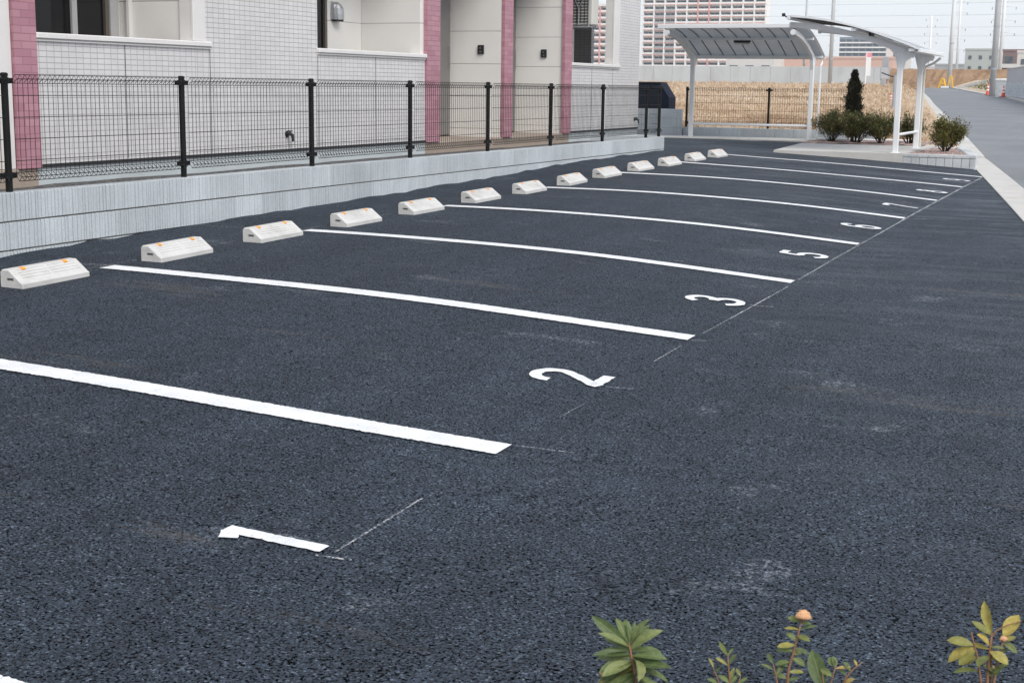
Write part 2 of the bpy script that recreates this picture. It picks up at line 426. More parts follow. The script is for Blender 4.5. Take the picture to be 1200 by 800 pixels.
# the road and its far kerbs
mb=MB(); rows=[]
yy=-8.
while yy<=214:
    rows.append([(XL(yy)+d+(0.02 if d==0 else 0),yy,zroad(yy)-.002-.0006*(d-2.8)**2) for d in [RW(yy)*q/8 for q in range(9)]]); yy+=2 if yy<60 else 5
mb.grid(rows); tag(mb.build('road',M['road'],smooth=True),kind='structure')
mb=MB()
def strip(mb,f0,w,y0,y1,step,dz,th=.12):
    y=y0
    while y<y1:
        b=min(y+step,y1)-.01
        mb.add([(f0(y),y,zroad(y)+dz),(f0(y)+w,y,zroad(y)+dz),(f0(b)+w,b,zroad(b)+dz),(f0(b),b,zroad(b)+dz),
                (f0(y),y,zroad(y)-th),(f0(y)+w,y,zroad(y)-th),(f0(b)+w,b,zroad(b)-th),(f0(b),b,zroad(b)-th)],
               [(0,1,2,3),(0,4,5,1),(1,5,6,2),(2,6,7,3),(3,7,4,0)]); y+=step
strip(mb,lambda y:XL(y)-.37,.365,28.61,205,2.,.018)
tag(mb.build('road_kerb',M['kerb']),kind='structure')
mb=MB(); strip(mb,lambda y:XRD(y)+.02,.45,10,200,2.,.10)
tag(mb.build('road_kerb',M['kerb']),kind='structure')

# ------------------------------------------------------------------ painted bay lines, numbers, chalk lines
LINES=[2.378,4.882,7.39,9.825,12.33,14.885,17.36,19.86,22.35]
def drape_strip(mb,xa,xb,yc,w,jit=.0024,step=.011,dz=.006,skew=0.):
    n=max(2,int((xb-xa)/step)); A=[];B=[]
    for i in range(n+1):
        x=xa+(xb-xa)*i/n
        ja=random.gauss(0,jit); jb=random.gauss(0,jit)
        ex=random.gauss(0,jit) if i in (0,n) else 0
        A.append((x+ex,yc-w/2+ja)); B.append((x+ex,yc+w/2+jb))
    rows=[[(p[0],p[1],lotz(*p)+dz) for p in A]]
    mid=[((a[0]+b[0])/2,(a[1]+b[1])/2) for a,b in zip(A,B)]
    rows.append([(p[0],p[1],lotz(*p)+dz) for p in mid]); rows.append([(p[0],p[1],lotz(*p)+dz) for p in B])
    mb.grid(rows)
NUM=['1','2','3','5','6','7','8','9']
for i,y in enumerate(LINES):
    mb=MB(); drape_strip(mb,XLE,XRE,y,.152 if i<3 else .145)
    if i==0: lab='white painted bay line cut by the bottom left corner of the picture, before number 1'
    elif i<8: lab=f'white painted bay line between numbers {NUM[i-1]} and {NUM[i]}'
    else: lab='white painted bay line beyond number 9, farthest of the row'
    tag(mb.build('bay_line',M['paint'],lot,fix=False),label=lab,group='white bay lines')

def arc(cx,cy,rx,ry,a0,a1,n=18):
    return [(cx+rx*math.cos(R(a0+(a1-a0)*i/n)),cy+ry*math.sin(R(a0+(a1-a0)*i/n))) for i in range(n+1)]
DIG={
 '1':[[(.128,.40),(.126,.2),(.125,.0)],[(.055,.338),(.085,.352),(.118,.375)]],
 '2':[arc(.122,.285,.098,.09,190,-25,20)+[(.165,.18),(.09,.085),(.035,.028),(.10,.028),(.245,.028)]],
 '3':[arc(.115,.295,.09,.08,170,-80,18)+[(.11,.213)],[(.11,.206)]+arc(.118,.112,.105,.088,80,-170,18)],
 '5':[[(.225,.375),(.065,.375),(.045,.215)],[(.045,.2)]+arc(.118,.128,.105,.102,130,-160,22)],
 '6':[[(.222,.335)]+arc(.135,.27,.09,.105,40,180,12)+[(.042,.14)],arc(.128,.125,.09,.10,180,-179,28)],
 '7':[[(.03,.315),(.03,.375),(.225,.375),(.165,.25),(.125,.13),(.11,.0)]],
 '8':[arc(.125,.305,.075,.072,-90,269,24),arc(.125,.115,.098,.092,90,449,28)],
 '9':[arc(.122,.275,.09,.10,0,359,28),[(.208,.262)]+arc(.115,.13,.09,.105,0,-140,12)],
}
def stroke(mb,pts,w,Y0,X0,dz):
    # resample
    q=[]
    for a,b in zip(pts,pts[1:]):
        L=math.dist(a,b); n=max(1,int(L/.014))
        q+=[(a[0]+(b[0]-a[0])*i/n,a[1]+(b[1]-a[1])*i/n) for i in range(n)]
    q.append(pts[-1]); Lr=[];Rr=[]
    for i,p in enumerate(q):
        a=q[max(0,i-1)]; b=q[min(len(q)-1,i+1)]; d=(b[0]-a[0],b[1]-a[1]); l=math.hypot(*d) or 1
        nx,ny=-d[1]/l,d[0]/l
        w1=w/2+random.gauss(0,.0018); w2=w/2+random.gauss(0,.0018)
        Lr.append((p[0]+nx*w1,p[1]+ny*w1)); Rr.append((p[0]-nx*w2,p[1]-ny*w2))
    def W(p): 
        X=X0-p[1]; Y=Y0+p[0]-.125
        return (X,Y,lotz(X,Y)+dz)
    mb.grid([[W(p) for p in Lr],[W(((a[0]+b[0])/2,(a[1]+b[1])/2)) for a,b in zip(Lr,Rr)],[W(p) for p in Rr]])
CY=[3.585,6.145,8.66,11.24,13.68,16.11,18.59,21.15]
for d,yc in zip(NUM,CY):
    mb=MB()
    for k,st in enumerate(DIG[d]): stroke(mb,[(a,b*(.90 if d=='1' else .925)) for a,b in st],.060,yc,-2.182 if d=='1' else -2.205,.006+.0012*k)
    tag(mb.build('bay_number',M['paint'],lot,fix=False),label=f'white painted number {d} on the asphalt at the open end of its bay',group='white bay numbers')
mb=MB()
def chalk(p,q,w=.012,dz=.0045):
    L=math.dist(p,q); n=max(2,int(L/.05)); dx,dy=(q[0]-p[0])/L,(q[1]-p[1])/L; A=[];B=[]
    for i in range(n+1):
        x=p[0]+(q[0]-p[0])*i/n; y=p[1]+(q[1]-p[1])*i/n; ww=w*random.uniform(.7,1.2)/2
        A.append((x-dy*ww,y+dx*ww)); B.append((x+dy*ww,y-dx*ww))
    mb.grid([[(a[0],a[1],lotz(*a)+dz) for a in A],[(b[0],b[1],lotz(*b)+dz) for b in B]])
chalk((-2.14,3.58),(-2.155,4.18),.010); chalk((-2.16,5.45),(-2.15,5.75),.004); chalk((-2.155,6.7),(-2.152,7.15),.006); chalk((-2.148,7.55),(-2.146,8.1),.006)
chalk((-2.145,8.1),(-2.142,9.6),.011); chalk((-2.15,9.95),(-2.15,14.6),.018); chalk((-2.15,14.6),(-2.15,22.33),.026)
chalk((-2.15,4.955),(-1.90,4.95),.007); chalk((-2.15,4.81),(-1.90,4.80),.004); chalk((-2.18,3.53),(-2.06,3.535),.010); chalk((-2.18,6.07),(-2.04,6.08),.012)
chalk((-2.15,7.33),(-2.06,7.335),.008); chalk((-2.15,9.83),(-1.85,9.84),.004); chalk((-2.17,8.66),(-2.02,8.665),.010); chalk((-2.15,14.89),(-1.75,14.9),.012); chalk((-2.15,12.33),(-1.8,12.34),.01)
chalk((-6.2,6.9),(-6.17,7.75),.010); chalk((-6.13,7.46),(-6.5,7.47),.010); chalk((-6.2,8.35),(-6.2,8.95),.008); chalk((-6.2,9.55),(-6.19,10.2),.008); chalk((-6.2,10.85),(-6.2,11.4),.008)
tag(mb.build('chalk_line',M['chalk'],lot,fix=False),label='thin broken chalk line along the open ends of the bays')

# ------------------------------------------------------------------ wheel stops
def make_stop():
    root=empty('wheel_stop',(0,0,0))
    H_,Wd,L=.112,.165,.60
    # profile (x from back to front, z); grooves on the slope
    mb=MB()
    sl0,sl1=(.062,H_),(.150,.044)
    prof=[(0.,0.),(0.,.098),(.010,H_),sl0]
    gs=[]
    def onslope(t,d=0.):
        nx,nz=.61,.79
        return (sl0[0]+(sl1[0]-sl0[0])*t-nx*d, sl0[1]+(sl1[1]-sl0[1])*t-nz*d)
    tl=[0.]
    for c in (.14,.34,.54,.74): tl+=[c-.045,c-.03,c+.03,c+.045]
    tl.append(1.)
    ul=[0.,.008,.045,.047,.285,.287,.313,.315,.553,.555,.592,L]
    rows=[]
    for u in ul:
        y=u-L/2; r=[]
        for k,t in enumerate(tl):
            grooved = k>0 and k<len(tl)-1 and ((k-1)%4 in (1,2)) and (.046<u<.286 or .314<u<.554)
            r.append((*onslope(t,.0032 if grooved else 0.),))
        ins=.006 if u in (0.,L) else 0.
        row=[(0.,0.),(0.,.098),(.010,H_-ins)]+[(p[0]-ins*.6,p[1]-ins*.8) for p in r]+[(.164-ins,.034),(.165-ins,0.)]
        rows.append([(p[0],y,p[1]) for p in row])
    mb.grid(rows)
    # ends, with a finger pocket
    for y,s in ((-L/2,1),(L/2,-1)):
        outer=[(q[0],q[2]) for q in rows[0 if s==1 else -1]]
        bm=bmesh.new(); ov=[bm.verts.new((p[0],y,p[1])) for p in outer]
        pk=[(.042,.047),(.098,.047),(.094,.064),(.046,.064)]
        iv=[bm.verts.new((p[0],y,p[1])) for p in pk]
        ed=[bm.edges.new((ov[i],ov[(i+1)%len(ov)])) for i in range(len(ov))]+[bm.edges.new((iv[i],iv[(i+1)%4])) for i in range(4)]
        bmesh.ops.triangle_fill(bm,use_beauty=True,use_dissolve=False,edges=ed)
        bm.verts.index_update()
        mb.add([v.co[:] for v in bm.verts],[[v.index for v in f.verts] for f in bm.faces]); bm.free()
        y2=y+s*.011
        mb.add([(p[0],y,p[1]) for p in pk]+[(p[0],y2,p[1]) for p in pk],[(0,1,5,4),(1,2,6,5),(2,3,7,6),(3,0,4,7)],0)
        mb.add([(p[0],y2,p[1]) for p in pk],[(0,1,2,3)],1)
    mb.build('body',[M['stop'],M['slot']],root,fix=False)
    for yc in (-.185,.185):
        r=MB(); x0,z0=onslope(-.10); x1,z1=onslope(.16,-.003)
        r.add([(.046,yc-.015,H_-.002),(.046,yc+.015,H_-.002),(.046,yc+.015,H_+.004),(.046,yc-.015,H_+.004),
               (.064,yc-.015,H_+.004),(.064,yc+.015,H_+.004),(x1,yc+.015,z1+.002),(x1,yc-.015,z1+.002),(x1-.004,yc-.015,z1-.004),(x1-.004,yc+.015,z1-.004)],
              [(0,1,2,3),(3,2,5,4),(4,5,6,7),(7,6,9,8),(0,3,4,7,8),(1,9,6,5,2)])
        r.build('reflector',M['orange'],root)
    return root
proto=make_stop()
sp=[]
for k in range(7):
    base=LINES[k+1]; 
    if k==0: sp.append((6.74,'white concrete wheel stop in bay 2, cut by the left edge of the picture'))
    else:
        n=NUM[k+1]; yb=LINES[k]
        off=LINES[k+1]
for k in range(1,7):
    n=NUM[k+1]; a=LINES[k+1]; b=LINES[k+2]
    mid=(a+b)/2
    sp.append((mid-.565,f'white concrete wheel stop with two orange reflectors, nearer one in bay {n}'))
    sp.append((mid+.645,f'white concrete wheel stop with two orange reflectors, farther one in bay {n}'))
for i,(y,lab) in enumerate(sp):
    o=proto if i==0 else copy_tree(proto)
    x=-6.135+random.uniform(-.014,.014)
    z0,z1=lotz(x+.08,y-.3),lotz(x+.08,y+.3)
    zx=(lotz(x+.165,y)-lotz(x,y))/.165
    o.location=(x-.0,y,(z0+z1)/2-.006); o.rotation_euler=(math.atan((z1-z0)/.6),-math.atan(zx),random.uniform(-.022,.022))
    tag(o,lab,'wheel stop','concrete wheel stops along the wall')

# ------------------------------------------------------------------ retaining block wall in front of the building
WT=.655
wall=empty('block_wall',(XW,7,.2),label='low grey ribbed concrete block wall carrying the black mesh fence',cat='wall')
def ribbed(mb,x,y0,y1,z0,z1,depth,s=1):
    """courses of split ribbed block, front face at x (facing +X when s=1), running in y"""
    y=y0; pts=[]
    while y<y1-.012:
        w=random.choice((.026,.034,.04,.05)); w=min(w,y1-y)
        d=random.uniform(.0,.004); g=.0075
        q=random.uniform(.012,.024); pts+=[(x-s*d,y),(x-s*q,y+.0015),(x-s*q,y+random.uniform(.005,.009)),(x-s*d,y+.0105),(x-s*d*.6,y+w-.001)]
        y+=w
    pts.append((x-s*.006,y1))
    rows=[[(p[0],p[1],z0+.004) for p in pts],[(p[0],p[1],(z0+z1)/2) for p in pts],[(p[0],p[1],z1-.004) for p in pts],
          [(x-s*.01,p[1],z1) for p in pts],[(x-s*depth,p[1],z1) for p in pts]]
    mb.grid(rows)
def wbuild(mb,name,mat,**k):
    o=mb.build(name,mat,**k); return o
for k,(z1) in enumerate((WT,WT-.2,WT-.4)):
    mb=MB(); z0=z1-.2 if k<2 else z1-.25
    ribbed(mb,XW,-2.,22.47,z0+.004,z1-.004 if k else z1,.12)
    o=mb.build('block_course',M['block'],fix=False); o.parent=wall; o.location=Vector(o.location)-wall.location
mb=MB(); mb.box(XW-.118,XW-.026,-2,22.465,.0,WT-.006)
mb.box(-8.42,XW-.118,22.35,22.462,.0,WT-.002)          # return at the far end
for i in range(7): mb.box(XW-.40*(i+1)*.45,XW-.40*(i+1)*.45+.006,22.462,22.468,.2,WT-.01)
o=mb.build('core',M['mortar']); o.parent=wall; o.location=-wall.location
mb=MB(); mb.cbox(-8.42,XW-.005,22.34,22.475,WT-.2,WT+.003,.004); o=mb.build('return_course',M['block']); o.parent=wall; o.location=-wall.location
mb=MB(); mb.cbox(-8.42,XW-.005,22.342,22.473,.25,WT-.205,.004); o=mb.build('return_course',M['block']); o.parent=wall; o.location=-wall.location
# soil / gravel behind the wall
mb=MB(); rows=[]
for j in range(60):
    y=-2+24.3*j/59; rows.append([(x,y,.565+random.uniform(-.008,.008)) for x in (-8.43,-8.1,-7.8,-7.5,-7.283)])
mb.grid(rows); tag(mb.build('gravel_strip',M['strip'],fix=False),kind='structure')

# ------------------------------------------------------------------ mesh fence
def rel(o,parent):
    o.parent=parent; o.location=-Vector(parent.location); return o
def fence_panel(p,q,z0,z1,nrm,dx=.05,wire=.0031):
    """mesh panel from p to q (xy), triangular folds top and bottom, bulging to nrm"""
    mb=MB(); P=Vector((p[0],p[1],0)); Q=Vector((q[0],q[1],0)); L=(Q-P).length; d=(Q-P)/L; n=Vector((nrm[0],nrm[1],0))
    k=int(round(L/dx))
    f=.045
    for i in range(k+1):
        b=P+d*(L*i/k)
        pts=[(0,z0+.05),(f,z0+.01),(0,z0+.0),(0,z0+.055),(0,z0+.06),(0,z1-.06),(0,z1-.055),(f,z1-.045),(f*.9,z1-.005),(0,z1)]
        pts=[(f*.3,z0+.052),(f,z0+.028),(f*.5,z0),(0,z0+.035),(0,z0+.065),(0,z1-.065),(0,z1-.035),(f*.5,z1),(f,z1-.028),(f*.3,z1-.052)]
        mb.tube([(b+n*a+Vector((0,0,z))) for a,z in pts],wire*.85,4,cap=False)
    hz=[(0,z0+.14),(0,z0+.29),(0,z0+.44),(0,z0+.59),(f*.5,z0),(f,z0+.028),(0,z0+.058),(f*.5,z1),(f,z1-.028),(0,z1-.058)]
    for a,z in hz:
        if z<z1-.001 or a: mb.tube([P+n*(a+wire*1.2)+Vector((0,0,z)),Q+n*(a+wire*1.2)+Vector((0,0,z))],wire*1.15,4,cap=False)
    return mb
def fence_post(x,y,z0,z1,root,clamp_dirs,r=.0245):
    mb=MB(); mb.tube([(0,0,z0),(0,0,z1-.01)],r,14); mb.tube([(0,0,z1-.012),(0,0,z1+.002),(0,0,z1+.010)],[r*1.12,r*1.12,r*.7],14)
    o=mb.build('post',M['black'],root,smooth=False); o.location=Vector((x,y,0))-Vector(root.location)
    for zc in (z0+.115,z1-.045):
        c=MB(); c.tube([(0,0,zc-.022),(0,0,zc+.022)],r*1.28,14)
        for d in clamp_dirs:
            c.cbox(min(d[0]*.02,d[0]*.07)-abs(d[1])*.020+(0 if d[0] else 0),max(d[0]*.02,d[0]*.07)+abs(d[1])*.020,
                   min(d[1]*.02,d[1]*.07)-abs(d[0])*.02,max(d[1]*.02,d[1]*.07)+abs(d[0])*.02,zc-.020,zc+.018,.005)
        cc=c.build('clamp',M['black'],o)
    return o
FX,FY0=-7.236,7.739
fence=empty('mesh_fence',(FX,FY0,WT),label='black steel mesh fence on the low block wall before the building',cat='fence')
ZT=1.467
posts=[FY0+2*k for k in range(-2,8)]+[22.40]
for k,y in enumerate(posts):
    dirs=[(0,-1),(0,1)] if k<len(posts)-1 else [(0,-1)]
    fence_post(FX,y,WT-.0,ZT,fence,dirs)
for a,b in zip(posts,posts[1:]):
    p=fence_panel((FX+.03,a+.045),(FX+.03,b-.045),WT+.075,ZT-.005,(1,0)).build('mesh_panel',M['black'],fix=False); rel(p,fence)

# ------------------------------------------------------------------ apartment building
XB=-8.40; ZF=.735; ZS=1.815; ZC=3.3; TOPZ=6.4; DEP=.87
bld=empty('apartment_building',(XB,14,.6),label='pale tiled apartment building with pink brick piers behind the mesh fence',cat='building')
def bp(mb,name,mat,**k):
    par=k.pop('parent',None)
    o=mb.build(name,mat,**k)
    if par is None: rel(o,bld)
    else:
        o.parent=par; o.location=-Vector(bld.location)
    return o
Y0b,Y1b=-2.,24.75
# plinth and flashing
mb=MB()
for a,b in ((9.33,16.36),(21.36,Y1b),(Y0b,7.2)):
    mb=MB(); mb.box(XB-.30,XB-.004,a,b,.2,ZF-.026)
    if b==Y1b: mb.box(-14,XB-.303,Y1b-.3,Y1b-.02,.2,ZF-.02)
    bp(mb,'plinth',M['plinth'])
for a,b in ((9.33,16.75),(21.36,Y1b),(Y0b,7.2)):
    mb=MB(); mb.box(XB-.28,XB+.012,a,b,ZF-.024,ZF+.003); bp(mb,'flashing',M['dark_flash'])
# facade walls: solid wall and parapets under the balcony openings
TH=.14
mb=MB()
def wallbox(a,b,z0,z1): mb.box(XB-TH,XB,a,b,z0,z1)
wallbox(9.355,11.53,ZF+.004,ZS-.05)            # parapet 1
wallbox(11.535,13.77,ZF+.004,ZC)               # solid wall
wallbox(13.775,16.35,ZF+.004,ZS-.05)           # parapet 2
wallbox(21.385,23.36,ZF+.004,ZS-.05)           # parapet 3
wallbox(23.365,Y1b,ZF+.004,ZC)                 # corner wall
mb.box(XB-TH-.008,XB-TH-.002,23.37,Y1b-.01,ZS+.003,ZC-.004,2)
wallbox(Y0b,Y1b,ZC+.003,TOPZ)                  # upper storey
wallbox(Y0b,6.9,ZF+.004,ZC)
mb.box(-14,XB-TH-.003,Y1b-TH,Y1b-.002,ZC+.003,TOPZ)
mb.box(-9.27,XB-TH-.003,Y1b-TH,Y1b-.002,ZF+.004,ZS-.05)     # end parapet of the corner balcony
mb.box(-14,-9.27,Y1b-TH,Y1b-.002,ZF+.004,ZC)
for yj in (10.494,11.772,15.07,13.772):
    mb.box(XB,XB+.0015,yj-.004,yj+.004,ZF+.01,ZS-.055 if yj!=13.772 and yj!=11.772 else ZS-.06,1)
for yj in (22.35,23.362): mb.box(XB,XB+.0015,yj-.005,yj+.005,ZF+.01,ZS-.06,1)
bp(mb,'wall',[M['tile'],M['dark_flash'],M['trim']])
# copings
for a,b in ((9.345,11.775),(13.755,16.355),(21.375,23.67)):
    mb=MB(); mb.cbox(XB-TH-.03,XB+.035,a,b,ZS-.05,ZS,.008); mb.box(XB-TH-.01,XB+.018,a+.01,b-.01,ZS-.068,ZS-.052)
    bp(mb,'balcony_coping',M['trim'])
mb=MB(); mb.cbox(-9.27,XB-TH-.035,Y1b-TH-.02,Y1b+.02,ZS-.05,ZS,.008); bp(mb,'balcony_coping',M['trim'])
# white jamb trims right of openings
for a,b,x in ((11.50,11.70,XB+.012),(23.35,23.655,XB+.012)):
    mb=MB(); mb.cbox(XB-.02,x,a,b,ZS+.002,ZC,.004); mb.box(XB-TH-.006,XB-.021,a+.002,a+.010,ZS+.002,ZC-.004); bp(mb,'opening_frame',M['trim'])
# recesses: back wall, end walls, ceilings, floors
XBK=XB-DEP
mb=MB()
mb.box(XBK-.12,XBK,Y0b,23.75,ZF-.2,ZC)
for y in (11.525,16.265,18.755,21.095): 
    mb.box(XBK+.003,XB-TH-.003 if y in (11.525,) else XB-.026,y,y+.10,ZF-.2,ZC)
mb.box(XBK+.003,XB-.02,9.10,9.16,ZF-.2,ZC)
bp(mb,'recess_wall',M['siding'])
mb=MB(); mb.box(XBK,XB-TH-.003,Y0b,Y1b-TH-.003,ZC-.003,ZC+.05); bp(mb,'balcony_ceiling',M['ceil'])
for a,b in ((9.36,11.5),(13.78,16.24),(21.4,24.58)):
    mb=MB(); mb.box(XBK+.004,XB-TH-.004,a,b,.5,ZF-.06); bp(mb,'balcony_floor',M['concrete'])
for a,b in ((16.36,21.36),(7.2,9.33)):
    mb=MB(); mb.cbox(XBK+.006,XB+.004,a+.002,b-.002,.3,ZF-.025,.008)
    bp(mb,'porch_floor',M['deck'])
# pink piers
for a,b in ((9.09,9.345),(16.36,16.73),(18.755,19.055),(21.065,21.375)):
    mb=MB(); mb.box(XB-.022,XB+.028,a,b,ZF-.022,ZC); mb.box(XB+.004,XB+.028,a,b,ZC,TOPZ-.3); bp(mb,'brick_pier',M['pink'])
mb=MB(); mb.box(XB-.15,XB-.004,8.93,9.08,ZF-.02,ZC); bp(mb,'pier_trim',M['trim'])
# doors on the porch back walls
for a,b in ((17.72,18.69),(20.08,21.03),(8.05,9.03)):
    mb=MB(); mb.cbox(XBK+.002,XBK+.05,a-.05,b+.05,ZF-.02,ZF+2.15,.004); dr=bp(mb,'door_frame',M['sash'])
    mb=MB(); mb.cbox(XBK+.052,XBK+.075,a,b,ZF,ZF+2.1,.004); d=bp(mb,'door',M['door'])
    mb=MB(); mb.tube([(XBK+.09,b-.09,ZF+.95),(XBK+.12,b-.09,ZF+.96),(XBK+.12,b-.09,ZF+1.25),(XBK+.09,b-.09,ZF+1.26)],.009,8)
    h=mb.build('handle',M['silver'],d)
# grey corner profiles beside the piers
for y in (16.745,19.065):
    mb=MB(); mb.box(XB-.135,XB-.05,y,y+.045,ZF,ZC); bp(mb,'door_jamb',M['sash'])
# interphones
for y,z in ((18.755,1.94),(21.095,1.945)):
    mb=MB(); xc=-8.735; mb.cbox(xc-.048,xc+.048,y-.028,y-.002,z-.062,z+.062,.006)
    ip=bp(mb,'interphone',M['plastic_black'])
    mb=MB(); mb.tube([(xc-.005,y-.0285,z+.02),(xc-.005,y-.031,z+.02)],.012,12); mb.build('lens',M['slot'],ip)
    mb=MB(); mb.cbox(xc-.012,xc+.012,y-.031,y-.0285,z-.04,z-.022,.001); mb.build('button',M['slot'],ip)
# sliding doors on balcony backs
def sash(y0,y1,z0,z1,mull,x=XBK):
    w=MB(); w.box(x+.002,x+.05,y0,y0+.05,z0,z1); w.box(x+.002,x+.05,y1-.05,y1,z0,z1); w.box(x+.002,x+.05,y0+.05,y1-.05,z1-.06,z1); w.box(x+.002,x+.05,y0+.05,y1-.05,z0,z0+.05)
    f=bp(w,'window',M['sash'])
    a=y0+.05
    for m in list(mull)+[y1-.05]:
        g=MB(); g.box(x+.012,x+.02,a,m-.02 if m<y1-.06 else m,z0+.05,z1-.06); g.build('pane',M['glass'],f)
        if m<y1-.06:
            s=MB(); s.box(x+.02,x+.045,m-.035,m+.035,z0+.05,z1-.06); s.build('mullion',M['grey_sash'],f)
        a=m+.02
    return f
sash(9.25,11.30,ZF+.02,ZF+2.05,(10.82,))
sash(13.2,15.35,ZF+.02,ZF+2.05,(14.3,))
sash(21.5,23.3,ZF+.02,ZF+2.05,(22.4,))
# curtain strip pieces right of window 1
mb=MB(); mb.box(XBK+.003,XBK+.06,11.31,11.43,ZF+.02,ZF+2.05); bp(mb,'shutter_rail',M['grey_sash'])
mb=MB(); mb.box(XB-.75,XB-.72,11.47,11.523,ZF,ZC); bp(mb,'corner_trim',M['trim'])
# vent hood
mb=MB(); yc,zc=15.60,2.315
prof=[(0,-.075),(.03,-.085),(.085,-.06),(.105,0.),(.085,.055),(.03,.085),(0,.085)]
seg=9; rows=[]
for i in range(seg):
    a=-math.pi/2+math.pi*i/(seg-1)
    rows.append([(XBK+.004+math.cos(a)*.125*c,yc+math.sin(a)*.095*(.65+.35*c),zc+h) for h,c in ((-.105,1.0),(-.04,1.),(.03,.92),(.075,.7),(.10,.35),(.105,.05))])
mb.grid(rows); mb.cbox(XBK+.002,XBK+.012,yc-.085,yc+.085,zc-.10,zc+.11,.003); mb.box(XBK+.012,XBK+.09,yc-.07,yc+.07,zc-.125,zc-.085,1)
bp(mb,'vent_hood',[M['silver'],M['dark_flash']],smooth=False)
# outdoor taps
for y,z in ((13.12,.865),(24.56,.85)):
    mb=MB(); mb.tube([(XB,y,z+.03),(XB+.05,y,z+.03),(XB+.075,y,z+.02),(XB+.08,y,z-.045)],[.018,.018,.019,.014],10)
    mb.tube([(XB+.0,y,z+.03),(XB+.012,y,z+.03)],.034,12); mb.tube([(XB+.045,y,z+.03),(XB+.045,y,z+.06)],.010,8); mb.cbox(XB+.015,XB+.075,y-.012,y+.012,z+.058,z+.07,.003)
    bp(mb,'tap',M['plastic_black'])
# upper storey windows (above the picture) so that the building is whole
for a,b in ((9.6,11.4),(13.9,16.1),(21.6,23.2)):
    w=MB(); w.box(XB-.05,XB+.03,a,b,4.1,5.6); f=bp(w,'window',M['sash'])
    g=MB(); g.box(XB+.031,XB+.036,a+.06,(a+b)/2-.02,4.16,5.54); g.box(XB+.031,XB+.036,(a+b)/2+.02,b-.06,4.16,5.54); g.build('pane',M['glass'],f)
mb=MB(); mb.cbox(-14.2,XB+.35,Y0b-.3,Y1b+.35,TOPZ+.003,TOPZ+.22,.01); bp(mb,'roof',M['corr'])
mb=MB(); mb.box(-14,-13.86,Y0b,Y1b-.31,.2,TOPZ); mb.box(-13.85,XBK-.125,Y0b,Y0b+.14,.2,TOPZ); bp(mb,'rear_wall',M['siding'])

# air conditioner hung from the corner balcony's ceiling
ac=empty('air_conditioner',(-8.80,22.95,2.42),label='grey air conditioner outdoor unit hung from the ceiling of the corner balcony',cat='air conditioner')
mb=MB(); mb.cbox(-.26,.22,-.15,.15,.03,.56,.02); mb.build('casing',M['cream_plastic'],ac)
mb=MB()
for i in range(9): mb.box(-.20,.16,-.158,-.151,.08+.048*i,.095+.048*i)
for i in range(6): mb.box(-.20+.07*i,-.192+.07*i,-.164,-.158,.07,.50)
mb.build('grille',M['dark_flash'],ac)
mb=MB()
for sx in (-.20,.16):
    mb.tube([(sx,-.17,.70),(sx,-.17,0.),(sx,.17,0.),(sx,.17,.70)],.014,6)
mb.tube([(-.26,-.17,0.),(.22,-.17,0.)],.014,6); mb.tube([(-.26,.17,0.),(.22,.17,0.)],.014,6)
mb.tube([(-.2,-.172,.70),(-.02,-.172,.30),(.16,-.172,.70)],.010,6); mb.tube([(-.02,-.172,.30),(-.02,-.172,.03)],.010,6)
mb.build('hanger',M['grey_steel'],ac)
mb=MB(); mb.tube([(-.27,.0,.20),(-.36,-.02,.18),(-.41,-.05,.05),(-.42,-.05,-.35),(-.42,-.05,-1.2)],.022,8); mb.build('hose',M['cream_plastic'],ac)

# ------------------------------------------------------------------ rear enclosure and garbage box
bw=empty('block_wall',(-9.6,29.8,.4),label='grey block wall three courses high, behind the building corner under the navy box',cat='wall')
mb=MB()
for k in range(4):
    z1=1.0-.2*k
    x=-12.; 
    while x<-9.10:
        b=min(x+.40,-9.10); mb.cbox(x+.002,b-.002,29.7,29.82,z1-.196,z1,.004); x+=.40
o=mb.build('course',M['block']); rel(o,bw)
mb=MB(); mb.box(-11.99,-9.11,29.707,29.812,.2,.995); o=mb.build('joint',M['mortar']); rel(o,bw)
bx=empty('garbage_box',(-9.93,30.2,.45),label='navy steel garbage box with a slanted corner behind the grey block wall',cat='garbage box')
mb=MB(); prof=[(-1.6,.0),(.46,.0),(.46,.79),(.25,1.10),(-1.6,1.10)]
mb.prism(prof,'y',-.25,.25); o=mb.build('body',M['navy'],bx)
mb=MB()
for i in range(7): mb.box(-1.55+.26*i,-1.535+.26*i,-.262,-.252,.05,1.05)
mb.build('rib',M['navy'],bx)
mb=MB(); mb.prism([(-1.62,1.103),(.255,1.103),(.262,1.118),(-1.62,1.118)],'y',-.27,.27); mb.build('lid',M['navy'],bx)

# rear mesh fence on a low block base
bf=empty('mesh_fence',(-7.26,29.9,.6),label='black mesh fence with dry grass behind it, under the bicycle shelter roof',cat='fence')
mb=MB(); x=-9.09
while x<-5.05:
    mb.cbox(x+.002,min(x+.40,-5.05)-.002,29.82,29.94,.2,.625,.004); x+=.40
o=mb.build('block_base',M['block']); rel(o,bf)
px=[-9.04,-7.26,-5.46]
for k,x in enumerate(px): fence_post(x,29.88,.60,1.465,bf,[(1,0)] if k==0 else ([(-1,0),(1,0)] if k==1 else [(-1,0)]))
for a,b in zip(px,px[1:]):
    p=fence_panel((a+.045,29.85),(b-.045,29.85),.70,1.46,(0,-1)).build('mesh_panel',M['black'],fix=False); rel(p,bf)

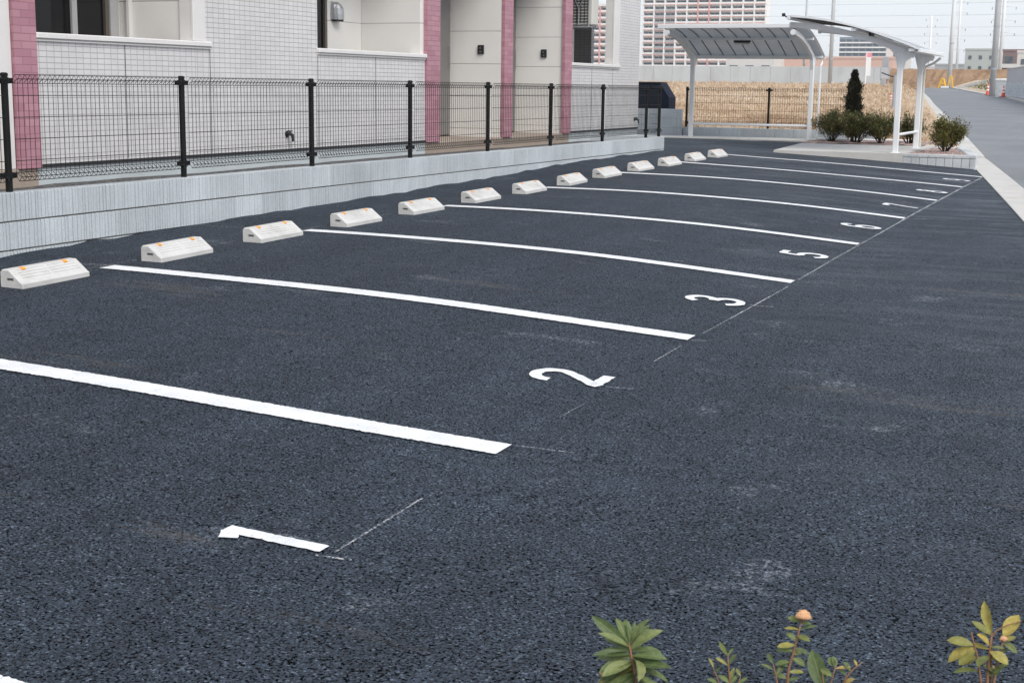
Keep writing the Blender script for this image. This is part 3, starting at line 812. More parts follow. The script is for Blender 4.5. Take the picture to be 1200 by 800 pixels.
# ------------------------------------------------------------------ slab, gutter strip, planter
ZSL=.428
mb=MB(); out=[(-5.72,24.02),(-3.60,24.12),(-3.60,27.55),(-3.30,28.3),(-6.10,28.3)]
n=len(out); mb.add([(x,y,ZSL) for x,y in out]+[(x,y,.05) for x,y in out],[tuple(range(n))]+[(i,(i+1)%n,n+(i+1)%n,n+i) for i in range(n)])
tag(mb.build('concrete_slab',M['concrete']),kind='structure')
mb=MB(); x=-10.2
while x<-6.12:
    b=min(x+.6,-6.105); mb.cbox(x,b-.008,28.35,29.60,.25,.450,.006); x+=.6
tag(mb.build('gutter_strip',M['kerb']),kind='structure')
# planting bed behind the slab: pink gravel
mb=MB(); rows=[]
for j in range(8):
    y=27.6+.28*j; rows.append([(-6.05+.12*i,y if not(j==0) else y,.432+random.uniform(-.006,.02)) for i in range(20)])
mb.grid(rows); tag(mb.build('pink_gravel_bed',M['pinkgravel'],fix=False),kind='structure')
# block planter at the corner
pl=empty('planter',(-3.0,24.8,.2),label='pale grooved concrete block planter at the corner beside the road',cat='planter')
mb=MB()
def blocks_x(x0,x1,y0,y1,z0,z1):
    x=x0
    while x<x1-.001:
        b=min(x+.132,x1); mb.cbox(x+.0025,b-.0025,y0,y1,z0,z1,.005); x+=.132
blocks_x(-3.60,-2.45,24.16,24.28,.10,.365); 
x=-3.60
while x<-2.451:
    b=min(x+.40,-2.45); mb.cbox(x+.002,b-.002,24.157,24.285,.372,.425,.005); x+=.40
yy=24.29
while yy<28.0:
    b=min(yy+.40,28.0); o=(yy-24.16)*.17
    mb.cbox(-2.57-o,-2.45-o,yy+.002,b-.002,.10,.425,.005); yy+=.40
o=mb.build('block_edge',M['block2']); rel(o,pl)
mb=MB(); rows=[]
for j in range(14):
    y=24.29+.27*j; xr=-2.575-(y-24.16)*.17; rows.append([(-3.60+(xr+3.60)*i/12,y,.395+random.uniform(-.008,.02)+.03*math.exp(-((-3.60+(xr+3.60)*i/12+2.95)**2+(y-25.3)**2)*4)) for i in range(13)])
mb.grid(rows); o=mb.build('gravel_fill',M['pinkgravel'],fix=False); rel(o,pl)

# ------------------------------------------------------------------ bicycle shelters
RU=[(0.,2.65),(.3,2.625),(.6,2.585),(.85,2.535),(1.08,2.478),(1.35,2.397),(1.63,2.300),(1.91,2.200),(2.14,2.105),(2.3,2.03)]
def rz_(u): return interp(u,[p[0] for p in RU],[p[1] for p in RU])
def shelter(loc,rz,label,vlen,arms,zb,pipe,lampv):
    root=empty('bicycle_shelter',loc,rz,label=label,cat='bicycle shelter',group='white bicycle shelters')
    V0,V1=-vlen/2,vlen/2; U0=-1.82
    def u_(u): return u+U0
    us=[.03+2.11*i/24 for i in range(25)]
    zb=zb-loc[2]
    dz=-loc[2]
    # roof sheet with standing seams
    mb=MB(); 
    for z_off in (0.,-.006):
        mb.grid([[(u_(u),v,rz_(u)+dz-.02+z_off) for v in (V0+.05,V1-.05)] for u in us])
    mb.build('roof_sheet',M['roof'],root,smooth=True)
    mb=MB(); ns=int(vlen/.26)
    for k in range(1,ns):
        v=V0+vlen*k/ns
        mb.sweep([(u_(u),v,rz_(u)+dz-.031) for u in us],.018,.012,(0,1,0))
    mb.build('roof_seam',M['sash'],root)
    # edge frame
    mb=MB()
    for v in (V0+.025,V1-.025): mb.sweep([(u_(u),v,rz_(u)+dz-.004) for u in us],.05,.024,(0,1,0))
    mb.cbox(u_(-.02),u_(.03),V0,V1,rz_(0)+dz-.070,rz_(0)+dz+.009,.006); mb.cbox(u_(2.125),u_(2.18),V0,V1,rz_(2.15)+dz-.05,rz_(2.15)+dz+.012,.006)
    mb.build('roof_frame',M['white_steel'],root)
    # purlins
    for u,w,h in ((1.08,.085,.05),(2.02,.09,.05)):
        mb=MB(); mb.cbox(u_(u-w/2),u_(u+w/2),V0+.03,V1-.03,rz_(u)+dz-.09,rz_(u)+dz-.04,.004); mb.build('purlin',M['white_steel'],root)
    for v in arms:
        # curved arm with a round cap at its tip
        mb=MB(); a=[.0,.2,.5,.8,1.1,1.35,1.6,1.82,2.04]
        mb.sweep([(u_(u),v,rz_(u)+dz-.142) for u in a],.062,.088,(0,1,0))
        mb.tube([(u_(-.03),v,rz_(0)+dz-.15),(u_(.02),v,rz_(0)+dz-.15)],.052,14)
        mb.build('arm',M['white_steel'],root)
        mb=MB(); zt=rz_(1.82)+dz-.15
        mb.cbox(-.045,.045,v-.04,v+.04,zb,zt-.02,.008)
        # haunch where post meets arm
        pr=[(-.20,rz_(1.62)+dz-.175),(-.10,rz_(1.72)+dz-.24),(-.046,zt-.25),(.046,zt-.33),(.085,zt-.17),(.19,rz_(2.01)+dz-.175)]
        mb.prism([(p[0],p[1]) for p in pr],'y',v-.03,v+.03)
        mb.cbox(-.075,.075,v-.07,v+.07,zb,zb+.012,.002)
        mb.build('post',M['white_steel'],root)
    mb=MB(); mb.tube([(0.0,arms[0]+.04,zb+.30),(0.0,arms[1]-.04,zb+.30)],.024,10); mb.build('rail',M['white_steel'],root)
    # lamp under the roof
    la=MB(); la.cbox(u_(1.17),u_(1.21),lampv-.17,lampv+.17,rz_(1.19)+dz-.10,rz_(1.19)+dz-.04,.006); lo=la.build('lamp',M['dark_flash'],root)
    t=MB(); t.cbox(u_(1.14),u_(1.24),lampv-.15,lampv+.15,rz_(1.19)+dz-.135,rz_(1.19)+dz-.102,.01); t.build('lamp_cover',M['cream_plastic'],lo)
    # drain pipe
    p=MB(); p.tube([(u-0.,v,z+dz) for u,v,z in pipe[0]],.022,8); p.build('drainpipe',pipe[1],root)
    return root
zl=.43
left_sh=shelter((-7.44,29.02,0.),math.pi/2,'white bicycle shelter with grey curved roof facing the car park, before dry grass',2.86,(-1.24,1.24),.42,
   ([(.34,-1.36,2.02),(.26,-1.37,1.95),(.12,-1.38,1.92),(.12,-1.38,.55),(.12,-1.38,.47),(.14,-1.52,.46),(.22,-3.2,.47)],M['white_steel']),.05)
right_sh=shelter((-3.75,25.45,0.),0.,'white bicycle shelter seen end on, its roof rising left above the planter and slab',2.86,(-1.15,1.15),.42,
   ([(.33,1.22,2.02),(.22,1.22,1.93),(.07,1.20,1.86),(.062,1.20,1.0),(.062,1.19,.46)],M['cream_plastic']),-.35)
mb=MB(); mb.tube([(-1.93,-1.40,2.655),(-1.88,-1.40,2.66)],.028,10); mb.tube([(-1.90,-1.40,2.655),(-1.86,-1.38,2.62)],.012,8); mb.build('roof_hook',M['plastic_black'],right_sh)

# ------------------------------------------------------------------ plants
def leaf_quad(mb,p,d,up,L,W,fold=.25,mi=0):
    d=d.normalized(); s=d.cross(up)
    if s.length<1e-4: s=d.orthogonal()
    s.normalize(); n=s.cross(d)
    a=p; b=p+d*L*.5+s*W/2+n*fold*W*.5; c=p+d*L; e=p+d*L*.5-s*W/2+n*fold*W*.5; m=p+d*L*.5
    mb.add([a,b,c,e,m],[(0,4,1),(4,2,1),(0,3,4),(4,3,2)],mi)
def rv(): 
    while True:
        v=Vector((random.uniform(-1,1),random.uniform(-1,1),random.uniform(-1,1)))
        if .05<v.length<1: return v
M['bush']=mat_leaf('bush_leaf',[(0.,(.045,.054,.020)),(.5,(.105,.118,.038)),(.8,(.17,.165,.055)),(1.,(.24,.17,.065))])
M['bush_y']=mat_leaf('bush_leaf_yellow',[(0.,(.045,.058,.016)),(.45,(.115,.125,.03)),(.8,(.21,.195,.05)),(1.,(.26,.15,.06))])
M['conifer']=mat_leaf('conifer_leaf',[(0.,(.010,.011,.006)),(.6,(.022,.024,.011)),(1.,(.045,.04,.02))],.6,.15)
M['bark']=plain('bark',(.045,.032,.024),.9,.2,30)
def bush(loc,w,h,n,mat,label,leafL=.045):
    root=empty('bush',loc,label=label,cat='bush',group='bushes round the bicycle shelters')
    st=MB(); lf=MB(); tips=[]
    for k in range(16):
        a=random.uniform(0,2*math.pi); t=random.uniform(.25,1.)
        e=Vector((math.cos(a)*w*.46*t,math.sin(a)*w*.46*t,h*(1.02-.45*t*t)*random.uniform(.85,1.1)))
        m=e*.45+Vector((0,0,-.02*t)); b=Vector((math.cos(a)*.03,math.sin(a)*.03,-.02))
        st.tube([b,m,e],[.010,.006,.003],5,cap=False); tips.append((m,e))
        for j in range(3):
            q=(m*.7).lerp(e,random.uniform(.0,.8)); r=q+Vector((random.uniform(-.1,.1),random.uniform(-.1,.1),random.uniform(.02,.12)))*(w/.55)
            st.tube([q,r],[.004,.002],4,cap=False); tips.append((q,r))
    st.build('stem',M['bark'],root)
    for k in range(n):
        m,e=random.choice(tips); t=random.random()**.7; p=m.lerp(e,t)+rv()*.060*(w/.55)
        d=(rv()+Vector((p.x,p.y,.0))*1.2+Vector((0,0,.7))); leaf_quad(lf,p,d,Vector((0,0,1))+rv()*.4,leafL*random.uniform(.6,1.25),leafL*.42*random.uniform(.8,1.2))
    lf.build('foliage',mat,root,fix=False)
bush((-5.66,28.6,.43),.88,.56,6200,M['bush'],'dark green bush beside the shelter post, leftmost in the pink gravel')
bush((-5.14,28.4,.43),.92,.56,6800,M['bush'],'dark green bush at the foot of the dark conifer')
bush((-4.63,28.2,.43),.95,.57,6800,M['bush'],'dark green bush between the conifer and the near white shelter post')
bush((-4.15,28.5,.43),.72,.54,4200,M['bush'],'dark bush half hidden behind the two posts of the end on shelter')
bush((-3.12,25.6,.41),.86,.56,6800,M['bush_y'],'yellowish green bush in the block planter next to the road')
# conifer
cf=empty('conifer',(-5.31,28.85,.43),label='dark narrow conifer standing among the low bushes by the shelter',cat='tree')
st=MB(); st.tube([(0,0,-.05),(0.01,0,.6),(0,0.01,1.25)],[.03,.022,.006],7); st.build('trunk',M['bark'],cf)
lf=MB()
for k in range(10500):
    z=random.random()**.9; h=.10+z*1.27
    rad=interp(z,[0,.15,.5,.8,1.],[.110,.138,.120,.075,.010])*(1+.22*math.sin(h*31+1.5*math.sin(h*9)))*(random.uniform(.5,1.15) if random.random()<.9 else random.uniform(1.15,1.6))
    a=random.uniform(0,2*math.pi); lump=1+.20*math.sin(3*a+h*13)
    p=Vector((math.cos(a)*rad*lump,math.sin(a)*rad*lump,h))
    d=Vector((math.cos(a)*.6,math.sin(a)*.6,1.))+rv()*.7
    leaf_quad(lf,p,d,rv(),random.uniform(.03,.075),random.uniform(.014,.024))
lf.build('crown',M['conifer'],cf,fix=False)

# foreground garden shrubs, close to the camera
def leaf_big(mb,p,d,up,L,W,curl=.25,fold=.3,mi=0,tip=1.):
    d=d.normalized(); s=d.cross(up); s=(s if s.length>1e-4 else d.orthogonal()).normalized(); n=s.cross(d)
    rows=[]; K=7
    prof=[.06,.50,.84,1.0,.94,.66,.04]
    q=Vector(p); dirv=d.copy()
    for i in range(K):
        w=W/2*prof[i]
        rows.append([q+s*w+n*w*fold,q+s*w*.5+n*w*fold*.35,q.copy(),q-s*w*.5+n*w*fold*.35,q-s*w+n*w*fold])
        ang=-curl/(K-1); dirv=(dirv*math.cos(ang)+n*math.sin(ang)).normalized(); n=s.cross(dirv); q=q+dirv*(L/(K-1))
    mb.grid(rows,mi)
def mat_fgleaf(name,stops):
    m,nt,b=newmat(name); g=N(nt,'ShaderNodeNewGeometry'); at=N(nt,'ShaderNodeAttribute',attribute_name='across')
    c=ramp(nt,g.outputs['Random Per Island'],stops)
    nz=noise(nt,g.outputs['Position'],120.,4,.65)
    c=mix(nt,1.,c,ramp(nt,nz,[(.3,.72),(.7,1.25)]),'MULTIPLY')
    vein=ramp(nt,at.outputs['Fac'],[(.0,1.),(.10,.0)])
    c=mix(nt,math_(nt,'MULTIPLY',vein,.45),c,(.30,.32,.14))
    edge=ramp(nt,math_(nt,'ADD',at.outputs['Fac'],math_(nt,'MULTIPLY',nz,.7)),[(1.08,0.),(1.35,1.)])
    rim=ramp(nt,noise(nt,g.outputs['Position'],28.,2,.5),[(.42,0.),(.6,.8)])
    c=mix(nt,math_(nt,'MULTIPLY',edge,rim),c,(.34,.22,.06))
    spot=ramp(nt,noise(nt,g.outputs['Position'],260.,2,.5),[(.66,0.),(.72,1.)]); c=mix(nt,math_(nt,'MULTIPLY',spot,.6),c,(.16,.08,.035))
    nt.links.new(c,b.inputs['Base Color']); b.inputs['Roughness'].default_value=.5; b.inputs['Specular IOR Level'].default_value=.35
    bump(nt,b,noise(nt,g.outputs['Position'],200.,3,.6),.25,.002)
    t=N(nt,'ShaderNodeBsdfTranslucent'); nt.links.new(c,t.inputs['Color'])
    mx=N(nt,'ShaderNodeMixShader'); mx.inputs[0].default_value=.2
    nt.links.new(b.outputs[0],mx.inputs[1]); nt.links.new(t.outputs[0],mx.inputs[2]); nt.links.new(mx.outputs[0],nt.nodes['Material Output'].inputs['Surface'])
    return m
def across(o):
    a=o.data.attributes.new('across','FLOAT','POINT'); a.data.foreach_set('value',[abs(i%5-2)/2. for i in range(len(o.data.vertices))])
M['fg_green']=mat_fgleaf('garden_leaf_green',[(0.,(.065,.10,.035)),(.5,(.125,.17,.06)),(.8,(.19,.225,.085)),(.97,(.30,.27,.085))])
M['fg_mix']=mat_fgleaf('garden_leaf_mixed',[(0.,(.07,.105,.04)),(.55,(.14,.18,.06)),(.8,(.28,.25,.06)),(1.,(.35,.22,.09))])
M['fg_yel']=mat_fgleaf('garden_leaf_yellow',[(0.,(.08,.11,.04)),(.3,(.17,.19,.06)),(.65,(.40,.33,.08)),(1.,(.55,.40,.11))])
M['stem_red']=plain('shoot_brown',(.20,.10,.05),.6,.2,60)
M['dry']=plain('dry_bloom',(.60,.34,.18),.8,.28,110,bmp=.5,bs=300)
camR=Vector((.915,.403,.012)); camU=Vector((-.082,.156,.984)); camF=Vector((-.394,.902,-.176))
def scr(r,u,f=0.): return camR*r+camU*u+camF*f
def shrub(loc,label,mat,stems,seed,kl=1.,kw=1.):
    rs=random.getstate(); random.seed(seed)
    root=empty('garden_shrub',loc,label=label,cat='shrub',group='garden shrubs in the foreground bed')
    L0=Vector(loc); sm=MB(); lf=MB(); dr=MB(); has=False
    for s in stems:
        pts=[Vector(p)-L0 for p in s['pts']]
        b=Vector((s.get('bx',0.),s.get('by',0.),-.01)); path=[b,b.lerp(pts[-1],.55)+Vector((.01,0,.02))]+pts[::-1]
        r0=s.get('r',.0032); sm.tube(path,[r0*1.5,r0*1.25]+[r0*(1-.55*i/max(1,len(pts)-1)) for i in range(len(pts))],7)
        for (t,ang,el,L,W,c) in s['leaves']:
            # t along the visible shoot (0 tip), ang around it, el lift, L length, W width
            k=t*(len(pts)-1); i=min(int(k),len(pts)-2); p=pts[i].lerp(pts[i+1],k-i)
            d=scr(math.cos(R(ang))*math.cos(R(el)),math.sin(R(el)),math.sin(R(ang))*math.cos(R(el)))
            ag=random.gauss(0,.55); L*=kl*random.uniform(.9,1.15); W*=kw*random.uniform(.75,1.0)
            leaf_big(lf,p,(d+rv()*.16).normalized(),scr(math.sin(ag)-.1,.75,-.65*math.cos(ag)),L,W,c*random.uniform(.4,2.2),random.uniform(.2,.55))
        for (a,r) in s.get('dry',[]):
            q=Vector(a)-L0; has=True
            G=[[None]*13 for _ in range(8)]
            for i in range(8):
                for j in range(12):
                    th=math.pi*(.02+.96*i/7); ph=2*math.pi*j/12; rr=r*(1+.22*math.sin(3*ph+i)+random.uniform(-.22,.14))*(1.0 if i<5 else .8)
                    G[i][j]=q+scr(rr*1.1*math.sin(th)*math.cos(ph),rr*.8*math.cos(th)+r*.1,rr*math.sin(th)*math.sin(ph))
                G[i][12]=G[i][0]
            dr.grid(G)
    # fuller growth below, out of the picture
    for k in range(70):
        a=random.uniform(0,6.28); h=random.uniform(.12,.42); rr=random.uniform(.02,.13)
        leaf_big(lf,Vector((math.cos(a)*rr,math.sin(a)*rr,h)),Vector((math.cos(a),math.sin(a),random.uniform(-.1,.8))),Vector((0,0,1)),random.uniform(.03,.05),random.uniform(.013,.019),.3,.25)
    sm.build('stem',M['stem_red'],root,smooth=True); across(lf.build('foliage',mat,root,smooth=True,fix=False))
    if has: dr.build('dry_bloom',M['dry'],root,smooth=True,fix=False)
    random.setstate(rs)
A=[]
for t,ang,el,L,W,c in [
  (.02,150,62,.040,.013,.2),(.02,80,75,.030,.012,.2),(.03,20,60,.034,.012,.3),(.10,172,38,.060,.019,.25),(.10,-60,70,.045,.014,.5),(.12,30,48,.042,.013,.4),
  (.15,8,34,.046,.017,.35),(.2,-40,45,.050,.018,.6),(.25,185,18,.050,.017,.3),(.25,-10,22,.044,.018,.4),(.3,60,20,.040,.015,.4),(.3,120,25,.042,.015,.4),
  (.06,110,55,.040,.011,.3),(.08,45,68,.038,.010,.2),(.13,205,30,.046,.014,.4),(.18,150,22,.05,.014,.4),(.22,25,50,.05,.015,.3),(.33,200,12,.05,.016,.5),(.36,-30,25,.05,.017,.5),(.48,120,5,.04,.016,.5),(.55,185,-8,.056,.018,.4),(.58,40,-4,.05,.018,.4),(.68,210,-16,.055,.018,.4),
  (.35,140,-5,.04,.014,.7),(.4,70,-12,.04,.014,.6),(.52,95,-20,.042,.015,.8),(.62,150,-22,.05,.016,.7),(.65,30,-18,.045,.016,.7),(.72,240,-15,.045,.016,.7),(.78,170,-30,.05,.018,.6),(.85,15,-28,.048,.018,.6),(.88,160,-5,.052,.017,.4),(.92,205,-25,.05,.018,.6),
  (.38,178,4,.052,.017,.35),(.40,-5,5,.048,.019,.4),(.42,-70,10,.05,.02,.7),(.45,200,-4,.054,.020,.35),(.5,230,5,.05,.019,.5),(.5,-30,0,.052,.020,.35),
  (.6,170,-14,.058,.021,.3),(.6,5,-10,.050,.018,.35),(.7,-60,-10,.05,.02,.5),(.75,190,-22,.06,.021,.3),(.8,-8,-16,.056,.022,.3),(.9,-90,0,.045,.02,.5),(.95,-20,-12,.06,.025,.25)]:
    A.append((t,ang,el,L,W,c))
shrub((-.66,2.05,-.02),'green leafy garden shrub with a rosette of long leaves, leftmost in the foreground',M['fg_green'],[
  dict(pts=[(-.680,2.031,.560),(-.675,2.029,.540),(-.668,2.025,.515),(-.662,2.02,.485)],leaves=A,r=.0035),
  dict(pts=[(-.705,2.015,.510),(-.700,2.012,.495),(-.692,2.01,.475)],leaves=[(.0,70,60,.018,.010,.2),(.1,20,55,.020,.009,.2),(.3,170,25,.022,.010,.3),(.5,-20,20,.022,.010,.3),(.8,160,0,.03,.013,.3)],r=.0018,dry=[((-.714,2.005,.510),.004)])],3,1.12,1.15)
shrub((-.53,2.12,-.02),'thin garden shrub with a few yellowing leaves, between the rosette and the dry bloom',M['fg_mix'],[
  dict(pts=[(-.535,2.09,.545),(-.533,2.088,.525),(-.528,2.084,.498)],leaves=[(.1,165,50,.024,.008,.2),(.15,30,62,.017,.008,.2),(.5,175,42,.026,.010,.2),(.5,0,58,.024,.009,.3),(.9,60,50,.02,.009,.3),(1.,170,38,.024,.009,.3),(1.,5,40,.016,.008,.3)],r=.0017),
  dict(pts=[(-.555,2.08,.520),(-.548,2.08,.505),(-.54,2.08,.48)],leaves=[(.0,120,62,.018,.007,.2),(.3,20,50,.016,.006,.2),(.7,170,30,.018,.008,.3)],r=.0016),
  dict(pts=[(-.513,2.09,.51),(-.517,2.088,.495),(-.52,2.086,.47)],leaves=[(.0,130,60,.016,.007,.2),(.4,-20,40,.016,.007,.2)],r=.0014)],5)
C=[(.02,160,15,.022,.009,.3),(.05,-10,10,.014,.007,.3),(.15,178,10,.020,.008,.4),(.15,5,22,.030,.006,.2),(.25,-60,0,.02,.009,.5),(.32,170,38,.020,.009,.3),(.35,10,35,.018,.008,.3),(.4,200,8,.026,.011,.3),(.45,-20,-12,.022,.010,.4),(.5,190,15,.024,.010,.4),(.55,20,18,.022,.009,.4),(.6,-10,-14,.024,.011,.4),(.65,178,-5,.024,.01,.3),(.72,185,20,.02,.008,.4),(.8,10,-6,.022,.010,.3),(.9,170,25,.022,.01,.3),(.95,20,30,.02,.01,.3)]
shrub((-.425,2.16,-.02),'reddish stemmed garden shrub topped by a dry orange bloom',M['fg_mix'],[
  dict(pts=[(-.433,2.146,.597),(-.437,2.142,.572),(-.441,2.136,.548),(-.446,2.128,.520),(-.446,2.123,.495)],leaves=C,r=.0026,dry=[((-.431,2.147,.603),.0112)]),
  dict(pts=[(-.468,2.115,.53),(-.463,2.115,.512),(-.457,2.115,.485)],leaves=[(.0,150,60,.02,.008,.2),(.3,178,25,.024,.007,.2),(.5,20,45,.02,.009,.3),(.9,190,20,.022,.009,.3)],r=.0018),
  dict(pts=[(-.378,2.155,.526),(-.381,2.153,.51),(-.386,2.15,.48)],leaves=[(.0,140,50,.018,.011,.2),(.05,60,70,.016,.011,.2),(.1,10,5,.026,.006,.1),(.5,170,30,.02,.009,.3),(.8,-10,30,.018,.009,.3)],r=.0016),
  dict(pts=[(-.340,2.174,.533),(-.352,2.168,.522),(-.362,2.162,.508),(-.368,2.158,.48)],leaves=[(.2,120,60,.012,.005,.2),(.45,150,60,.016,.009,.2),(.6,175,40,.018,.009,.3),(.8,-30,40,.02,.009,.3)],r=.0019),
  dict(pts=[(-.396,2.147,.515),(-.394,2.147,.50),(-.39,2.147,.47)],leaves=[(.75,140,66,.056,.027,.25),(.9,30,40,.03,.014,.3)],r=.0016)],9,1.08,1.18)
shrub((-.155,2.27,-.02),'garden shrub with large yellow leaves at the bottom right corner',M['fg_yel'],[
  dict(pts=[(-.156,2.262,.582),(-.157,2.258,.557),(-.157,2.254,.535),(-.157,2.25,.505)],leaves=[(.02,140,66,.044,.018,.15),(.05,176,34,.036,.013,.2),(.30,200,52,.030,.015,.3),(.3,-12,5,.022,.006,.2),(.35,170,14,.026,.007,.3),(.4,-40,-22,.03,.018,.5),(.5,215,-25,.03,.018,.4),(.8,20,20,.02,.01,.3),(.9,-20,40,.024,.010,.2)],r=.0024),
  dict(pts=[(-.186,2.249,.583),(-.180,2.249,.563),(-.173,2.248,.54),(-.166,2.246,.505)],leaves=[(.35,178,12,.036,.014,.3),(.4,182,-14,.042,.019,.3),(.45,200,-25,.03,.017,.4),(.6,180,-30,.02,.012,.4),(.85,178,4,.032,.012,.3)],r=.0022),
  dict(pts=[(-.138,2.272,.575),(-.141,2.269,.558),(-.145,2.262,.535),(-.147,2.254,.505)],leaves=[(.05,10,58,.038,.022,.3),(.15,-5,22,.020,.007,.2),(.2,5,-22,.030,.014,.3),(.5,20,35,.018,.007,.3),(.6,180,20,.018,.009,.3),(.8,-20,30,.018,.008,.3),(.9,190,50,.024,.010,.3)],r=.0024,dry=[((-.139,2.27,.571),.006)]),
  dict(pts=[(-.115,2.285,.600),(-.135,2.275,.594),(-.150,2.264,.586),(-.156,2.262,.575)],leaves=[],r=.0017)],12,1.12,1.25)
# the bed they grow in
mb=MB(); rows=[]
for j in range(10): rows.append([(-1.6+.22*i,1.5+.11*j,-.035+.02*random.random()+.04*math.sin(j/9*math.pi)) for i in range(14)])
mb.grid(rows); tag(mb.build('soil_bed',M['soil'],fix=False),kind='structure')

# ------------------------------------------------------------------ dry grass field
mb=MB(); rows=[]
offs=[-.37,-.8,-1.6,-2.6,-4.2,-6.5,-10,-16,-26,-45,-80]
y=30.05
while y<141:
    r=[]
    for k,o in enumerate(offs):
        x=XL(y)+o; bank=min(1.,max(0.,(-o-.37)/1.9)); z=zroad(y)*(1-bank)+zfield(y)*bank+(.05 if k==0 else random.uniform(-.06,.06))
        if y<30.2: z=min(z,.58)
        r.append((x,y,z))
    rows.append(r); y+=.9 if y<60 else 2.5
mb.grid(rows); tag(mb.build('field',M['field'],smooth=True),kind='structure')
def fz(x,y):
    o=x-XL(y); bank=min(1.,max(0.,(-o-.37)/1.9)); return zroad(y)*(1-bank)+zfield(y)*bank
M['straw']=mat_leaf('dry_straw',[(0.,(.25,.17,.11)),(.3,(.46,.36,.26)),(.75,(.62,.52,.40)),(.94,(.70,.62,.50)),(1.,(.22,.22,.09))],.8,.3)
_nt=M['straw'].node_tree; _b=_nt.nodes['Principled BSDF']; _src=_b.inputs['Base Color'].links[0].from_socket
_pn=noise(_nt,mapv(_nt,pos(_nt),(1,.55,1)),.55,5,.65)
_c=mix(_nt,1.,_src,ramp(_nt,_pn,[(.30,(.72,.58,.46)),(.46,(1.15,1.08,1.02)),(.6,(1.32,1.28,1.24)),(.72,(1.0,.88,.72))]),'MULTIPLY')
_nt.links.new(_c,_b.inputs['Base Color'])
for _n in _nt.nodes:
    if _n.type=='BSDF_TRANSLUCENT': _nt.links.new(_c,_n.inputs['Color'])
vs=[];fs=[]
for k in range(15000):
    t=random.random(); y=30.15*math.exp(t*math.log(138/30.15))
    if random.random()<.42: y=random.uniform(30.15,52)
    x0=-math.tan(R(19.6))*y; x1=XL(y)-.75
    x=random.uniform(x0,x1)
    if math.sin(x*1.3+y*.7)+math.sin(y*.45-x*.6)+random.uniform(-1.2,1.2)<-1.0: continue
    edge=max(0,1-abs(XL(y)-1.7-x)/1.4) if y<60 else 0
    hh=random.uniform(.10,.24)*(1+.9*edge)*(1 if y<50 else 1+(y-50)/90); z=fz(x,y)-.03
    sc_=1 if y<45 else 1+(y-45)/45
    for j in range(7):
        bx=x+random.gauss(0,.06*sc_); by=y+random.gauss(0,.06*sc_); a=random.uniform(0,6.28); ln=hh*random.uniform(.6,1.2)
        lx=math.cos(a)*ln*random.uniform(.4,1.5); ly=math.sin(a)*ln*random.uniform(.4,1.5); w=random.uniform(.006,.012)*sc_
        px_,py_=-math.sin(a+1.57*random.random())*w,math.cos(a)*w
        i=len(vs); vs+=[(bx-px_,by-py_,z),(bx+px_,by+py_,z),(bx+lx*.45+px_*.7,by+ly*.45+py_*.7,z+ln*.6),(bx+lx*.45-px_*.7,by+ly*.45-py_*.7,z+ln*.6),(bx+lx,by+ly,z+ln*.75)]
        fs+=[(i,i+1,i+2,i+3),(i+3,i+2,i+4)]
mb=MB(); mb.v=vs; mb.f=fs; mb.m=[0]*len(fs)
tag(mb.build('dry_grass',M['straw'],fix=False),label='dry straw coloured grass covering the field behind the fence',cat='grass',kind='stuff')
# weeds at the kerb
M['weed']=mat_leaf('weed_leaf',[(0.,(.05,.07,.02)),(1.,(.16,.16,.05))],.6,.2)

# verge on the right of the road by the poles
mb=MB(); rows=[]
for y in [123,130,140,150,165,180,204]:
    rows.append([(XRD(y)+o,y,zroad(y)+z+random.uniform(-.05,.05)) for o,z in ((.47,.08),(1.5,.45),(3.5,1.0),(8,1.4))])
mb.grid(rows); tag(mb.build('verge',M['field']),kind='structure')
mb=MB()
for k in range(900):
    y=random.uniform(124,178); o=random.uniform(.6,3.5); x=XRD(y)+o; z=zroad(y)+.1+o*.27
    leaf_quad(mb,Vector((x,y,z)),Vector((random.gauss(0,.5),random.gauss(0,.5),1)),rv(),random.uniform(.15,.45),random.uniform(.03,.09))
tag(mb.build('verge_grass',M['weed'],fix=False),label='low green and dry weeds on the verge behind the road kerb',cat='grass',kind='stuff')

# earth bank closing the far end of the road
mb=MB(); rows=[]
for i in range(60):
    x=-38.+32*i/59; j=random.uniform(-.08,.08)
    rows.append([(x,205+random.uniform(-.3,.3),1.9),(x,206.3+random.uniform(-.3,.3),2.8+j),(x,208+random.uniform(-.3,.3),4.0+j),(x,209,4.62+random.uniform(-.06,.05)),(x,216,4.6),(x,225,1.5)])
mb.grid(rows); tag(mb.build('earth_bank',M['bank']),kind='structure')

# ------------------------------------------------------------------ far precast wall
fw=empty('concrete_wall',(-35,140,2),label='long pale grey precast wall beyond the dry grass field',cat='wall')
mb=MB(); x=-62.
while x<-23.0:
    b=min(x+2.,-22.9); mb.cbox(x+.012,b-.012,140.,140.15,1.0,3.72,.01); x+=2.
o=mb.build('panel',M['panel']); rel(o,fw)
mb=MB(); mb.box(-62,-22.95,140.03,140.12,1.0,3.69); o=mb.build('joint',M['mortar']); rel(o,fw)

